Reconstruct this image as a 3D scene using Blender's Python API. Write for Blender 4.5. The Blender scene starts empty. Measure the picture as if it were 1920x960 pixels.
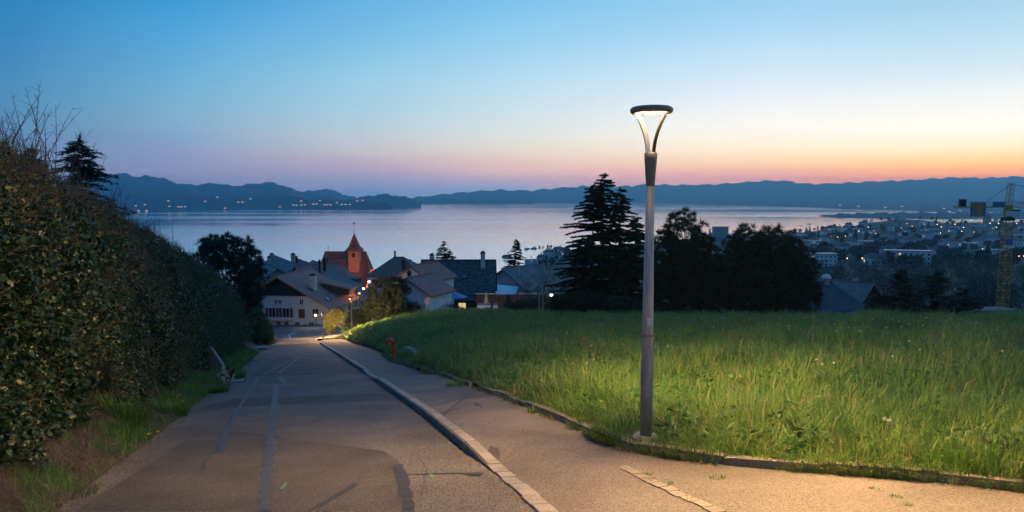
import bpy, math, random
import numpy as np
from mathutils import Vector, Matrix
random.seed(7); RNG = np.random.default_rng(7)
SC = bpy.context.scene; COL = SC.collection
R = math.radians

# ------------------------------------------------------------------ camera
F = 1274.0; TH = math.atan(110 / F)
cam_d = bpy.data.cameras.new('camera'); cam = bpy.data.objects.new('camera', cam_d); COL.objects.link(cam)
cam_d.sensor_width = 36; cam_d.lens = 36 * F / 1920
cam_d.clip_start = .1; cam_d.clip_end = 80000
cam.location = (0, 0, 0); cam.rotation_euler = (math.pi / 2 - TH, 0, 0)
SC.camera = cam

# ------------------------------------------------------------------ sky (dusk: the sun has just set to the right)
def s2l(c): return tuple(((v / 255) / 12.92 if v / 255 <= .04045 else ((v / 255 + .055) / 1.055) ** 2.4) for v in c)
HAZE_DENSITY = 1.25e-4; HAZE_TOP = 490.0; HAZE_FAR = 17000.0
SUN_AZ = R(40)                      # to the right of the view axis (+y)
W = bpy.data.worlds.new('World'); SC.world = W; W.use_nodes = True
nt = W.node_tree; nt.nodes.clear()
def N(t, **k):
    n = nt.nodes.new(t)
    for a, b in k.items(): setattr(n, a, b)
    return n
def math_n(op, a, b=None, c=None, clamp=False):
    n = N('ShaderNodeMath', operation=op); n.use_clamp = clamp
    for i, v in enumerate((a, b, c)):
        if v is None: continue
        if isinstance(v, (int, float)): n.inputs[i].default_value = v
        else: nt.links.new(v, n.inputs[i])
    return n.outputs[0]
tc = N('ShaderNodeTexCoord'); sep = N('ShaderNodeSeparateXYZ'); nt.links.new(tc.outputs['Generated'], sep.inputs[0])
X, Y, Z = sep.outputs
hl = math_n('SQRT', math_n('MAXIMUM', math_n('ADD', math_n('MULTIPLY', X, X), math_n('MULTIPLY', Y, Y)), 1e-6))
az = math_n('DIVIDE', math_n('ADD', math_n('MULTIPLY', X, math.sin(SUN_AZ)), math_n('MULTIPLY', Y, math.cos(SUN_AZ))), hl)   # 1 towards the sunset
el = math_n('POWER', math_n('MAXIMUM', Z, 0.0), 0.5)           # sqrt(sin elevation)
AIR = lambda a: [float(np.interp(a, [-1, .25, .78, 1], q)) for q in ((.02, .022, .04, .05), (.08, .112, .15, .165), (.2, .27, .31, .32))]   # light scattered by the haze, estimated
def ramp(stops, air):
    # the colours are as seen through the haze: work back to the sky beyond it
    n = N('ShaderNodeValToRGB'); nt.links.new(el, n.inputs[0]); r = n.color_ramp; out = []
    es = [e for e, c in stops]; cs = [s2l(c) for e, c in stops]
    fine = sorted(set(es + [1.0, 1.6, 2.2, 3.0, 4.2, 6, 8, 11]))
    for e in fine:
        c = [np.interp(e, es, [q[i] for q in cs]) for i in range(3)]
        t = math.exp(-HAZE_DENSITY * min(HAZE_FAR, HAZE_TOP / math.sin(R(max(e, 1.6)))))
        out.append((math.sqrt(max(0, math.sin(R(e)))), [max(.02, (c[i] - (1 - t) * air[i]) / t) for i in range(3)]))
    r.elements[0].position = out[0][0]; r.elements[1].position = out[-1][0]
    for p, c in out[1:-1]: r.elements.new(p)
    for e_, (p, c) in zip(r.elements, out): e_.position = p; e_.color = (*c, 1)
    return n.outputs[0]
def sky_col(px, rows):
    u = (px - 960) / F; k = math.sqrt(1 + u * u)
    st = sorted((math.degrees(math.atan((370 - y) / F / k)), c) for y, c in rows)
    return (math.cos(math.atan(u) - SUN_AZ), [(0, st[0][1])] + st + [(40, (56, 134, 204)), (90, (46, 124, 198))])
SKY = [(-1.0, [(0, (70, 100, 146)), (6, (84, 110, 152)), (16, (66, 116, 168)), (40, (50, 116, 182)), (90, (46, 124, 198))]),
 sky_col(35, [(0, (38, 126, 182)), (60, (48, 130, 184)), (120, (62, 134, 184)), (180, (74, 138, 182)), (225, (84, 136, 178)), (300, (100, 134, 172)), (340, (104, 128, 166))]),
 sky_col(350, [(0, (50, 148, 206)), (60, (74, 162, 214)), (120, (96, 168, 212)), (180, (114, 174, 208)), (230, (126, 172, 200)), (265, (128, 160, 194)), (295, (134, 150, 186)), (330, (128, 140, 180))]),
 sky_col(700, [(0, (94, 174, 222)), (80, (122, 188, 226)), (150, (150, 202, 226)), (210, (166, 204, 222)), (250, (184, 200, 210)), (285, (190, 190, 196)), (300, (184, 172, 190)), (325, (158, 154, 184)), (345, (128, 148, 188)), (362, (100, 142, 188))]),
 sky_col(960, [(0, (118, 188, 232)), (80, (146, 204, 236)), (150, (176, 216, 236)), (200, (196, 220, 230)), (250, (214, 222, 222)), (280, (222, 214, 206)), (305, (218, 192, 188)), (325, (204, 178, 186)), (340, (166, 158, 188)), (355, (130, 156, 194))]),
 sky_col(1450, [(0, (150, 204, 236)), (60, (170, 214, 240)), (130, (204, 228, 244)), (190, (234, 238, 244)), (240, (250, 246, 238)), (275, (254, 238, 214)), (300, (252, 216, 182)), (320, (236, 182, 168)), (335, (214, 160, 170))]),
 sky_col(1830, [(0, (160, 206, 230)), (80, (186, 220, 238)), (140, (214, 232, 240)), (190, (242, 244, 242)), (240, (254, 252, 240)), (275, (255, 240, 204)), (300, (255, 214, 160)), (320, (252, 178, 130)), (335, (244, 160, 130))])]
cols = [ramp(s, AIR(a)) for a, s in SKY]
cur = cols[0]
for i in range(1, len(SKY)):
    mr = N('ShaderNodeMapRange', interpolation_type='LINEAR'); nt.links.new(az, mr.inputs[0])
    mr.inputs[1].default_value = SKY[i - 1][0]; mr.inputs[2].default_value = SKY[i][0]
    mx = N('ShaderNodeMix', data_type='RGBA'); nt.links.new(mr.outputs[0], mx.inputs[0])
    nt.links.new(cur, mx.inputs[6]); nt.links.new(cols[i], mx.inputs[7]); cur = mx.outputs[2]
bg = N('ShaderNodeBackground'); nt.links.new(cur, bg.inputs[0]); bg.inputs[1].default_value = 1.0
ns = N('ShaderNodeTexSky', sky_type='NISHITA'); ns.sun_disc = False; ns.sun_elevation = R(-2); ns.sun_rotation = SUN_AZ; ns.altitude = 500
bg2 = N('ShaderNodeBackground'); nt.links.new(ns.outputs[0], bg2.inputs[0]); bg2.inputs[1].default_value = .05
ad = N('ShaderNodeAddShader'); nt.links.new(bg.outputs[0], ad.inputs[0]); nt.links.new(bg2.outputs[0], ad.inputs[1])
wo = N('ShaderNodeOutputWorld'); nt.links.new(ad.outputs[0], wo.inputs[0])
vs = SC.view_settings; vs.view_transform = 'Standard'; vs.look = 'None'; vs.exposure = 0; vs.gamma = 1; vs.use_curve_mapping = False
cy = SC.cycles; cy.max_bounces = 5; cy.diffuse_bounces = 2; cy.glossy_bounces = 3; cy.transmission_bounces = 3; cy.volume_bounces = 0
cy.use_denoising = True; cy.sample_clamp_indirect = 4; cy.caustics_reflective = False; cy.caustics_refractive = False

# ------------------------------------------------------------------ layout helpers (metres; camera at the origin, +y down the road)
H = 1.75; GA = .04; GB = .1744; LAKE = -100.0
c_, s_ = math.cos(TH), math.sin(TH)
def ray(px, py):
    u = (px - 960) / F; v = (480 - py) / F
    return Vector((u, c_ + v * s_, -s_ + v * c_))
def at(px, py, D):
    d = ray(px, py); return d * (D / d.y)
def gnd(px, py, up=0):
    d = ray(px, py); return d * ((H - up) / (-d.z + GA * d.x - GB * d.y))
def lin(tab):
    a = np.array(sorted(tab), float)
    return lambda v: np.interp(v, a[:, 0], a[:, 1])
prof = lin([(-400, -70), (0, 0), (70, GB * 70), (85, 14.5), (110, 18.3), (200, 31), (640, 101), (800, 125), (60000, 125)])
axf = lin([(-400, 1), (75, 1), (130, 0), (9000, 0)])
def plane(x, y): return -H + GA * np.clip(x, -60, 60) * axf(y) - prof(y)
def edge(pts, ext):
    return lin([(gnd(*p).y, gnd(*p).x) for p in pts] + ext)
p0 = gnd(95, 960); XL = edge([(95, 960), (280, 825), (440, 700), (485, 662), (505, 645)], [(-6, p0.x + .3 * (p0.y + 6)), (95, -31)])
p0 = gnd(1000, 955); XK = edge([(1000, 955), (930, 890), (870, 845), (800, 785), (690, 705), (640, 670), (600, 645)], [(-6, p0.x + .296 * (p0.y + 6)), (66, -18.6), (74, -20.6), (95, -20.5)])
XO = edge([(700, 660), (735, 683), (830, 712), (850, 722), (960, 765), (1060, 810), (1130, 845), (1180, 855), (1330, 872), (1500, 885), (1750, 905), (1910, 922)], [(3, 7), (0, 10.4), (-6, 17.5), (50, float(XK(50)) + 2.2), (60, float(XK(60)) + 2.1), (66, -16.7), (74, -18.4), (95, -18)])
pz = lin([(-6, .012), (7.2, .008), (8.4, .12), (19, .12), (19.8, .035), (21.5, .035), (22.5, .11), (95, .11)])
def road_z(x, y): return plane(x, y)
def pave_z(x, y): return plane(x, y) + pz(y)
# the field: from the pavement edging up to a crest beyond which the hillside falls away
def U(px): return (px - 960) / F
fe = [(560, 640, 66), (610, 636, 66), (660, 617, 64), (700, 604, 63), (745, 593, 62), (790, 585, 63), (850, 579, 68), (950, 578, 66), (1100, 583, 56), (1230, 588, 48), (1500, 591, 38), (1700, 589, 33), (1920, 593, 30), (2600, 600, 26), (6000, 640, 18)]
feY = lin([(U(a), c) for a, b, c in fe]); feD = lin([(U(a), (b - 370) / F) for a, b, c in fe])
_yg = np.linspace(.3, 64, 900); _ug = XO(_yg) / _yg; _o = np.argsort(_ug)
def y0f(u): return np.interp(u, _ug[_o], _yg[_o])
def field_z(x, y):
    x = np.asarray(x, float); y = np.maximum(np.asarray(y, float), .3); u = x / y
    y0 = y0f(u) ; Ye = np.maximum(feY(u), y0 + 2); ze = -feD(u) * Ye - .22
    z0 = pave_z(u * y0, y0) + .07
    k = (y - y0) / (Ye - y0); kc = np.clip(k, 0, 1)
    z = z0 + (ze - z0) * kc + .9 * kc * (1 - kc) * np.clip((Ye - y0) / 25, 0, 1)
    z = z + .05 * np.sin(x * 1.3 + y * .7) * np.sin(y * .9 - x * .4) * np.clip(kc * 6, 0, 1)
    return z - np.clip(y - Ye, 0, 60) * .42
# the wider land
rid = [(700, 520, 640), (860, 500, 800), (930, 487, 920), (1000, 473, 1040), (1060, 467, 1120), (1200, 455, 1280), (1340, 442, 1440), (1480, 436, 1600), (1560, 429, 1720), (1600, 421, 1800), (1650, 413, 1880), (1690, 409, 1920), (1740, 412, 1920), (1790, 417, 1920), (1850, 414, 2000), (1920, 416, 2000), (2600, 405, 2000)]
rdY = lin([(U(a), c) for a, b, c in rid]); rdD = lin([(U(a), (b - 370) / F) for a, b, c in rid])
def ground_z(x, y):
    x = np.asarray(x, float); y = np.asarray(y, float)
    ys = np.maximum(y, 1.0); u = np.clip(x / ys, -1.6, 1.6)
    zl = plane(x, y)
    zl = zl - .4 * np.clip((150 - y) / 40, 0, 1)
    Yr = rdY(u); dr = rdD(u)
    ly = np.log(np.clip(ys, 40, 9000))
    knots = [(40, .196), (60, .205), (150, .20), (250, .172), (450, .118), (700, .088)]
    dep = np.interp(ly, [math.log(a) for a, b in knots], [b for a, b in knots])
    k = np.clip((ly - math.log(700)) / (np.log(Yr) - math.log(700)), 0, 1)
    d7 = np.maximum(.088, dr + .012)
    dep = np.where(ys > 700, d7 + (dr - d7) * k, np.maximum(dep, dr + .006))
    bump = (np.sin(x * .011 + 1) * np.sin(y * .007) + .5 * np.sin(x * .031) * np.sin(y * .023 + 2)) * np.clip((ys - 300) / 600, 0, 1) * 4
    zr = -ys * dep + bump * (1 - k)
    zr = np.where(ys > Yr, zr - (ys - Yr) * .12, zr)
    wr = np.clip((u + .06) / .16, 0, 1); wr = wr * wr * (3 - 2 * wr)
    wr = wr * np.clip((ys - 34) / 14, 0, 1)
    return np.maximum(zl + (zr - zl) * wr, LAKE - 8)
def hit(px, py, lo=60, hi=6000):
    d = ray(px, py); t = lo
    while t < hi:
        p = d * t
        if p.z < float(ground_z(p.x, p.y)): break
        t *= 1.01
    return d * t

# ------------------------------------------------------------------ mesh helpers
def tag(o, label=None, cat=None, group=None, kind=None):
    if label: o['label'] = label
    if cat: o['category'] = cat
    if group: o['group'] = group
    if kind: o['kind'] = kind
    return o
def link(o, parent=None):
    COL.objects.link(o)
    if parent is not None: o.parent = parent
    return o
def empty(name, loc, rz=0):
    o = bpy.data.objects.new(name, None); o.location = loc; o.rotation_euler = (0, 0, rz); o.empty_display_size = .2
    return link(o)
def npmesh(name, V, T, mats, parent=None, mi=None, smooth=False):
    V = np.asarray(V, np.float32); T = np.asarray(T, np.int32); k = T.shape[1]
    me = bpy.data.meshes.new(name); me.vertices.add(len(V)); me.vertices.foreach_set('co', V.ravel())
    me.loops.add(T.size); me.loops.foreach_set('vertex_index', T.ravel())
    me.polygons.add(len(T)); me.polygons.foreach_set('loop_start', np.arange(0, T.size, k, dtype=np.int32))
    for m in (mats if isinstance(mats, (list, tuple)) else [mats]): me.materials.append(m)
    if mi is not None: me.polygons.foreach_set('material_index', np.asarray(mi, np.int32))
    if smooth: me.polygons.foreach_set('use_smooth', np.ones(len(T), bool))
    me.update(calc_edges=True); me.validate()
    return link(bpy.data.objects.new(name, me), parent)
class MB:
    def __init__(s): s.v = []; s.f = []; s.m = []
    def add(s, vs, fs, m=0):
        b = len(s.v); s.v += [tuple(v) for v in vs]; s.f += [tuple(i + b for i in f) for f in fs]; s.m += [m] * len(fs); return s
    def hexa(s, p, m=0):   # 8 points: bottom ring 0-3, top ring 4-7
        return s.add(p, [(3, 2, 1, 0), (4, 5, 6, 7), (0, 1, 5, 4), (1, 2, 6, 5), (2, 3, 7, 6), (3, 0, 4, 7)], m)
    def box(s, x0, x1, y0, y1, z0, z1, m=0):
        return s.hexa([(x0, y0, z0), (x1, y0, z0), (x1, y1, z0), (x0, y1, z0), (x0, y0, z1), (x1, y0, z1), (x1, y1, z1), (x0, y1, z1)], m)
    def prism(s, poly, y0, y1, m=0):   # polygon in x,z extruded along y
        n = len(poly); vs = [(x, y0, z) for x, z in poly] + [(x, y1, z) for x, z in poly]
        return s.add(vs, [tuple(range(n)), tuple(range(2 * n - 1, n - 1, -1))] + [(i, i + n, (i + 1) % n + n, (i + 1) % n) for i in range(n)], m)
    def tube(s, pts, rad, n=6, m=0, cap=True):
        pts = [Vector(p) for p in pts]; rad = rad if isinstance(rad, (list, tuple)) else [rad] * len(pts); vs = []; fs = []
        for i, p in enumerate(pts):
            d = (pts[min(i + 1, len(pts) - 1)] - pts[max(i - 1, 0)]).normalized()
            a = d.cross(Vector((0, 0, 1)) if abs(d.z) < .9 else Vector((0, 1, 0))).normalized(); b = d.cross(a)
            vs += [p + (a * math.cos(2 * math.pi * j / n) + b * math.sin(2 * math.pi * j / n)) * rad[i] for j in range(n)]
        for i in range(len(pts) - 1):
            for j in range(n): fs.append((i * n + j, i * n + (j + 1) % n, (i + 1) * n + (j + 1) % n, (i + 1) * n + j))
        if cap: fs += [tuple(range(n - 1, -1, -1)), tuple((len(pts) - 1) * n + j for j in range(n))]
        return s.add(vs, fs, m)
    def lathe(s, prf, n=16, c=(0, 0, 0), m=0):   # (radius, z)
        vs = []; fs = []
        for r, z in prf: vs += [(c[0] + r * math.cos(2 * math.pi * j / n), c[1] + r * math.sin(2 * math.pi * j / n), c[2] + z) for j in range(n)]
        for i in range(len(prf) - 1):
            for j in range(n): fs.append((i * n + j, i * n + (j + 1) % n, (i + 1) * n + (j + 1) % n, (i + 1) * n + j))
        return s.add(vs, fs, m)
    def build(s, name, mats, parent=None, smooth=False):
        me = bpy.data.meshes.new(name); me.from_pydata(s.v, [], s.f)
        for mt in (mats if isinstance(mats, (list, tuple)) else [mats]): me.materials.append(mt)
        me.polygons.foreach_set('material_index', s.m)
        if smooth: me.polygons.foreach_set('use_smooth', [True] * len(s.f))
        me.update(); return link(bpy.data.objects.new(name, me), parent)
def rdir(n):
    v = RNG.normal(size=(n, 3)); return v / np.linalg.norm(v, axis=1)[:, None]
def nrm(v): return v / np.maximum(np.linalg.norm(v, axis=1), 1e-9)[:, None]
def needles(P, D, L, Wd):
    n = len(P); S = nrm(np.cross(D, rdir(n))) * (np.asarray(Wd) * .5).reshape(-1, 1)
    V = np.stack([P - S, P + S, P + D * np.asarray(L).reshape(-1, 1)], 1).reshape(-1, 3)
    return V, np.arange(3 * n).reshape(-1, 3)
def leaves(P, D, L, Wd, fold=.25):
    n = len(P); L = np.asarray(L).reshape(-1, 1) * np.ones((n, 1)); Wd = np.asarray(Wd).reshape(-1, 1) * np.ones((n, 1))
    S = nrm(np.cross(D, rdir(n))); Nn = np.cross(S, D); M = P + D * L * .42
    V = np.stack([P, M + S * Wd * .5 + Nn * Wd * fold, P + D * L, M - S * Wd * .5 + Nn * Wd * fold], 1).reshape(-1, 3)
    b = np.arange(n)[:, None] * 4
    return V, np.concatenate([b + np.array([[0, 1, 2]]), b + np.array([[0, 2, 3]])], 1).reshape(-1, 3)
def blades(P, ang, Hh, lean, Wd):
    # curved grass blades: two segments, 3 triangles
    n = len(P); dx = np.stack([np.cos(ang), np.sin(ang), np.zeros(n)], 1); sx = np.stack([-np.sin(ang + RNG.normal(0, .6, n)), np.cos(ang), np.zeros(n)], 1)
    Hh = Hh[:, None]; lean = lean[:, None]; w = Wd[:, None]; up = np.array([[0, 0, 1.]])
    m = P + up * Hh * .55 + dx * lean * Hh * .3; t = P + up * Hh * (1 - .35 * lean) + dx * lean * Hh
    V = np.stack([P - sx * w * .5, P + sx * w * .5, m + sx * w * .42, m - sx * w * .42, t], 1).reshape(-1, 3); b = np.arange(n)[:, None] * 5
    return V, np.concatenate([b + np.array([[0, 1, 2]]), b + np.array([[0, 2, 3]]), b + np.array([[3, 2, 4]])], 1).reshape(-1, 3)
def twigs(P, D, L, r, bend=.3):
    # thin three-sided shoots in two segments
    n = len(P); L = np.asarray(L).reshape(-1, 1); r = np.asarray(r).reshape(-1, 1) * np.ones((n, 1))
    A_ = nrm(np.cross(D, rdir(n))); B_ = np.cross(D, A_); M = P + D * L * .5 + A_ * L * bend * RNG.normal(0, .3, (n, 1)); E_ = P + D * L + A_ * L * bend * RNG.normal(0, .6, (n, 1))
    ring = [A_, -.5 * A_ + .87 * B_, -.5 * A_ - .87 * B_]
    V = np.stack([P + q * r for q in ring] + [M + q * r * .75 for q in ring] + [E_], 1).reshape(-1, 3); b = np.arange(n)[:, None] * 7
    tr = []
    for j in range(3):
        k = (j + 1) % 3; tr += [(j, k, 3 + k), (j, 3 + k, 3 + j), (3 + j, 3 + k, 6)]
    return V, np.concatenate([b + np.array([q]) for q in tr], 1).reshape(-1, 3)
def cat(parts):
    V = []; T = []; M = []; o = 0
    for (v, t), m in parts:
        V.append(v); T.append(t + o); M.append(np.full(len(t), m)); o += len(v)
    return np.concatenate(V), np.concatenate(T), np.concatenate(M)

# ------------------------------------------------------------------ materials
def mat(name, c1, c2=None, scale=5.0, rough=.8, bump=0.0, bscale=None, metal=0, stretch=None, contrast=(.35, .65), transl=0, spec=.5, detail=6, speck=None, coat=0):
    m = bpy.data.materials.new(name); m.use_nodes = True; t = m.node_tree; bs = t.nodes['Principled BSDF']; lk = t.links.new
    bs.inputs['Roughness'].default_value = rough; bs.inputs['Metallic'].default_value = metal; bs.inputs['Specular IOR Level'].default_value = spec
    bs.inputs['Coat Weight'].default_value = coat
    co = t.nodes.new('ShaderNodeNewGeometry').outputs['Position']
    if stretch:
        mp = t.nodes.new('ShaderNodeMapping'); mp.inputs['Scale'].default_value = stretch; lk(co, mp.inputs[0]); co = mp.outputs[0]
    out = None
    if c2 is not None:
        n = t.nodes.new('ShaderNodeTexNoise'); n.inputs['Scale'].default_value = scale; n.inputs['Detail'].default_value = detail; lk(co, n.inputs['Vector'])
        r = t.nodes.new('ShaderNodeValToRGB'); lk(n.outputs['Fac'], r.inputs[0]); e = r.color_ramp.elements
        e[0].position = contrast[0]; e[1].position = contrast[1]; e[0].color = (*c1, 1); e[1].color = (*c2, 1); out = r.outputs[0]
        if speck:
            n2 = t.nodes.new('ShaderNodeTexNoise'); n2.inputs['Scale'].default_value = speck[0]; n2.inputs['Detail'].default_value = 3; lk(co, n2.inputs['Vector'])
            r2 = t.nodes.new('ShaderNodeValToRGB'); lk(n2.outputs['Fac'], r2.inputs[0]); e2 = r2.color_ramp.elements
            e2[0].position = .36; e2[1].position = .68; e2[0].color = (speck[1],) * 3 + (1,); e2[1].color = (speck[2],) * 3 + (1,)
            mx = t.nodes.new('ShaderNodeMix'); mx.data_type = 'RGBA'; mx.blend_type = 'MULTIPLY'; mx.inputs[0].default_value = 1
            lk(out, mx.inputs[6]); lk(r2.outputs[0], mx.inputs[7]); out = mx.outputs[2]
        lk(out, bs.inputs['Base Color'])
    else: bs.inputs['Base Color'].default_value = (*c1, 1)
    if bump:
        n = t.nodes.new('ShaderNodeTexNoise'); n.inputs['Scale'].default_value = bscale or scale * 4; n.inputs['Detail'].default_value = 4; lk(co, n.inputs['Vector'])
        b = t.nodes.new('ShaderNodeBump'); b.inputs['Strength'].default_value = bump; b.inputs['Distance'].default_value = .02; lk(n.outputs['Fac'], b.inputs['Height']); lk(b.outputs[0], bs.inputs['Normal'])
    if transl:
        tr = t.nodes.new('ShaderNodeBsdfTranslucent'); ms = t.nodes.new('ShaderNodeMixShader'); ms.inputs[0].default_value = transl
        if out: lk(out, tr.inputs[0])
        else: tr.inputs[0].default_value = (*c1, 1)
        lk(bs.outputs[0], ms.inputs[1]); lk(tr.outputs[0], ms.inputs[2]); lk(ms.outputs[0], t.nodes['Material Output'].inputs['Surface'])
    return m
def glow(name, c, s):
    m = bpy.data.materials.new(name); m.use_nodes = True; b = m.node_tree.nodes['Principled BSDF']
    b.inputs['Base Color'].default_value = (.8, .75, .65, 1); b.inputs['Emission Color'].default_value = (*c, 1); b.inputs['Emission Strength'].default_value = s; return m
M = dict(
 asphalt=mat('asphalt', (.068, .064, .06), (.118, .11, .101), .7, .85, .8, 60, speck=(48, .45, 1.75), detail=10),
 asphalt_dark=mat('asphalt_dark', (.04, .038, .036), (.07, .066, .062), 1.2, .85, .8, 60, speck=(48, .5, 1.65)),
 asphalt_pale=mat('asphalt_pale', (.1, .09, .08), (.158, .142, .126), .8, .88, .7, 64, speck=(52, .55, 1.5)),
 tar=mat('tar', (.016, .017, .02), (.03, .031, .034), 9, .62, .3, 40, spec=.35),
 tar_pale=mat('tar_worn', (.024, .027, .032), (.05, .054, .06), 7, .55, .4, 30, spec=.4),
 paint=mat('road_paint', (.34, .34, .33), (.5, .5, .48), 20, .6),
 green_paint=mat('green_spray', (.07, .14, .07), (.1, .24, .1), 60, .8),
 kerb=mat('kerb_granite', (.2, .185, .165), (.3, .28, .25), 3, .8, .4, 60, speck=(70, .7, 1.25)),
 edging=mat('concrete_edging', (.12, .11, .095), (.22, .2, .175), 4, .9, .6, 40),
 concrete=mat('concrete', (.2, .195, .18), (.3, .29, .27), 2.5, .85, .4, 30),
 soil=mat('bank_soil', (.022, .019, .013), (.06, .05, .036), 9, .95, .8, 40),
 meadow=mat('meadow_soil', (.018, .03, .01), (.035, .05, .016), 2, .95, .5, 20),
 land=mat('hillside', (.018, .03, .014), (.045, .055, .03), .02, .95),
 g1=mat('grass_blade', (.05, .155, .026), (.085, .21, .036), .6, .5, transl=.42),
 g2=mat('grass_blade_light', (.1, .22, .03), (.16, .275, .045), .8, .5, transl=.42),
 g3=mat('grass_dry', (.2, .16, .075), (.28, .22, .11), 2, .7, transl=.25),
 litter=mat('dead_stalks', (.08, .064, .045), (.16, .13, .095), 5, .9),
 ivy=mat('ivy_leaf', (.01, .032, .012), (.02, .058, .019), 2, .42, transl=.12, spec=.45),
 ivy2=mat('ivy_leaf_pale', (.028, .06, .032), (.045, .09, .045), 2, .45, transl=.1, spec=.4),
 hleaf=mat('hedge_leaf', (.03, .075, .016), (.055, .115, .024), 1.5, .55, transl=.2),
 twig=mat('hedge_twig', (.035, .032, .027), (.085, .075, .06), 3, .85),
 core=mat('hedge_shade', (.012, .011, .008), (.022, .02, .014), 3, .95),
 bark=mat('bark', (.035, .027, .02), (.07, .055, .042), 6, .9, .5, 30),
 needle=mat('needles', (.012, .024, .012), (.022, .04, .017), .8, .65),
 needle2=mat('needles_bluish', (.016, .03, .02), (.028, .046, .028), .8, .65),
 yew=mat('yew_leaf', (.012, .022, .01), (.02, .036, .014), .8, .6),
 bush=mat('bush_leaf', (.03, .05, .018), (.055, .08, .026), 1, .55, transl=.15),
 bushy=mat('bush_leaf_yellow', (.11, .12, .03), (.17, .17, .045), 2, .55, transl=.2),  # on the junction bush this yellow stands for lamplight
 blossom=mat('blossom', (.5, .48, .48), (.65, .62, .62), 5, .7, transl=.2),
 galv=mat('galvanised_steel', (.24, .23, .225), (.36, .35, .34), 7, .6, .1, 40, metal=.1, stretch=(6, 6, .6)),
 lampmetal=mat('lamp_metal', (.24, .19, .15), None, rough=.5, metal=.2),
 arm=mat('arm_lit', (.85, .83, .8), None, rough=.5),  # left arm: glare of the lenses put into a near-white colour
 armshade=mat('arm_shaded', (.012, .01, .008), None, rough=.7, spec=.2),  # right arm: its unlit side painted near black
 lens=glow('lamp_lens', (1, .66, .26), 60), lens2=glow('lamp_lens_far', (1, .62, .25), 30),
 orange=glow('sodium_globe', (1, .34, .05), 2.6), warm=glow('warm_globe', (1, .62, .26), 2.6), whitel=glow('white_globe', (1, .88, .7), 3), orange_far=glow('far_sodium_globe', (1, .36, .06), 26), warm_far=glow('far_warm_globe', (1, .7, .34), 18), whitel_far=glow('far_white_globe', (1, .9, .75), 14), greenl=glow('green_light', (.2, 1, .6), 12), redl=glow('red_light', (1, .12, .06), 20),
 winlit=glow('lit_window', (1, .72, .25), .75), winfar=glow('far_lit_window', (1, .5, .22), 1.3),
 red=mat('red_paint', (.42, .025, .015), (.5, .04, .02), 6, .4),
 cream=mat('cream_plaster', (.48, .46, .41), (.56, .54, .48), .6, .9), white=mat('white_plaster', (.62, .63, .62), (.7, .71, .7), .8, .9),
 tan=mat('tan_plaster', (.4, .29, .2), (.46, .34, .24), .8, .9), greyw=mat('grey_plaster', (.36, .37, .38), (.42, .43, .44), .8, .9),
 orangew=mat('church_tower_plaster', (.5, .22, .12), (.58, .27, .15), .8, .9),
 blackwood=mat('black_boards', (.008, .008, .009), (.016, .015, .015), 3, .85, stretch=(8, 8, .3)),
 woodb=mat('brown_boards', (.05, .036, .026), (.08, .058, .042), 3, .85, stretch=(8, 8, .3)),
 tile_red=mat('red_tiles', (.27, .11, .085), (.37, .16, .125), 1.2, .85, .6, 8, stretch=(1, 1, 2.5)),
 tile_brown=mat('brown_tiles', (.12, .075, .062), (.18, .115, .095), 1.2, .85, .6, 8, stretch=(1, 1, 2.5)),
 tile_grey=mat('grey_tiles', (.12, .105, .095), (.19, .165, .15), 1.2, .8, .6, 8, stretch=(1, 1, 2.5)),
 tile_teal=mat('dark_slate', (.045, .055, .062), (.075, .088, .095), 1.2, .7, .6, 8, stretch=(1, 1, 2.5)),
 tile_moss=mat('mossy_tiles', (.022, .032, .032), (.16, .135, .12), 3.2, .9, .7, 9, stretch=(1, 1, 2), contrast=(.42, .72)),
 tile_church=mat('church_tiles', (.15, .06, .04), (.24, .1, .065), 1, .9, .6, 6, stretch=(1, 1, 2.5)),
 zinc=mat('zinc_sheet', (.3, .32, .35), (.38, .4, .43), 1, .4, metal=.5),
 glass=mat('window_glass', (.012, .014, .018), None, rough=.08), sky_glass=mat('skylight_glass', (.1, .13, .17), None, rough=.06, metal=.6),
 frame=mat('window_frame', (.55, .54, .5), None, rough=.6), shutter=mat('red_shutter', (.11, .035, .03), (.15, .05, .042), 3, .7),
 darkm=mat('dark_metal', (.03, .03, .032), None, rough=.5, metal=.4), crane=mat('crane_yellow', (.7, .27, .04), (.8, .33, .05), 1, .55),
 blue=mat('blue_sheet', (.06, .16, .3), (.09, .2, .36), 2, .5), blueboard=mat('blue_board', (.1, .17, .28), None, rough=.5), signw=mat('sign_white', (.7, .68, .66), None, rough=.5), signg=mat('sign_grey', (.16, .15, .16), None, rough=.5), signr=mat('sign_red_border', (.5, .06, .05), None, rough=.5),
 yellowf=mat('yellow_petals', (.75, .42, .02), None, rough=.6), clock=mat('seed_head', (.6, .6, .58), None, rough=.8, transl=.4), stem=mat('flower_stem', (.07, .11, .03), None, rough=.6), whitef=mat('white_petals', (.6, .62, .5), None, rough=.7),
 towntree=mat('town_tree', (.012, .022, .014), (.03, .042, .022), .05, .9), townbare=mat('town_bare_tree', (.032, .034, .024), (.05, .05, .034), .05, .9),
 mount=mat('mountain_rock', (.03, .045, .05), (.05, .065, .065), .0012, .95),
 stone=mat('stone', (.15, .14, .12), (.24, .22, .19), 5, .85, .4, 20),
 cloth=mat('tan_cloth', (.42, .33, .16), None, rough=.8),
)
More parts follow.
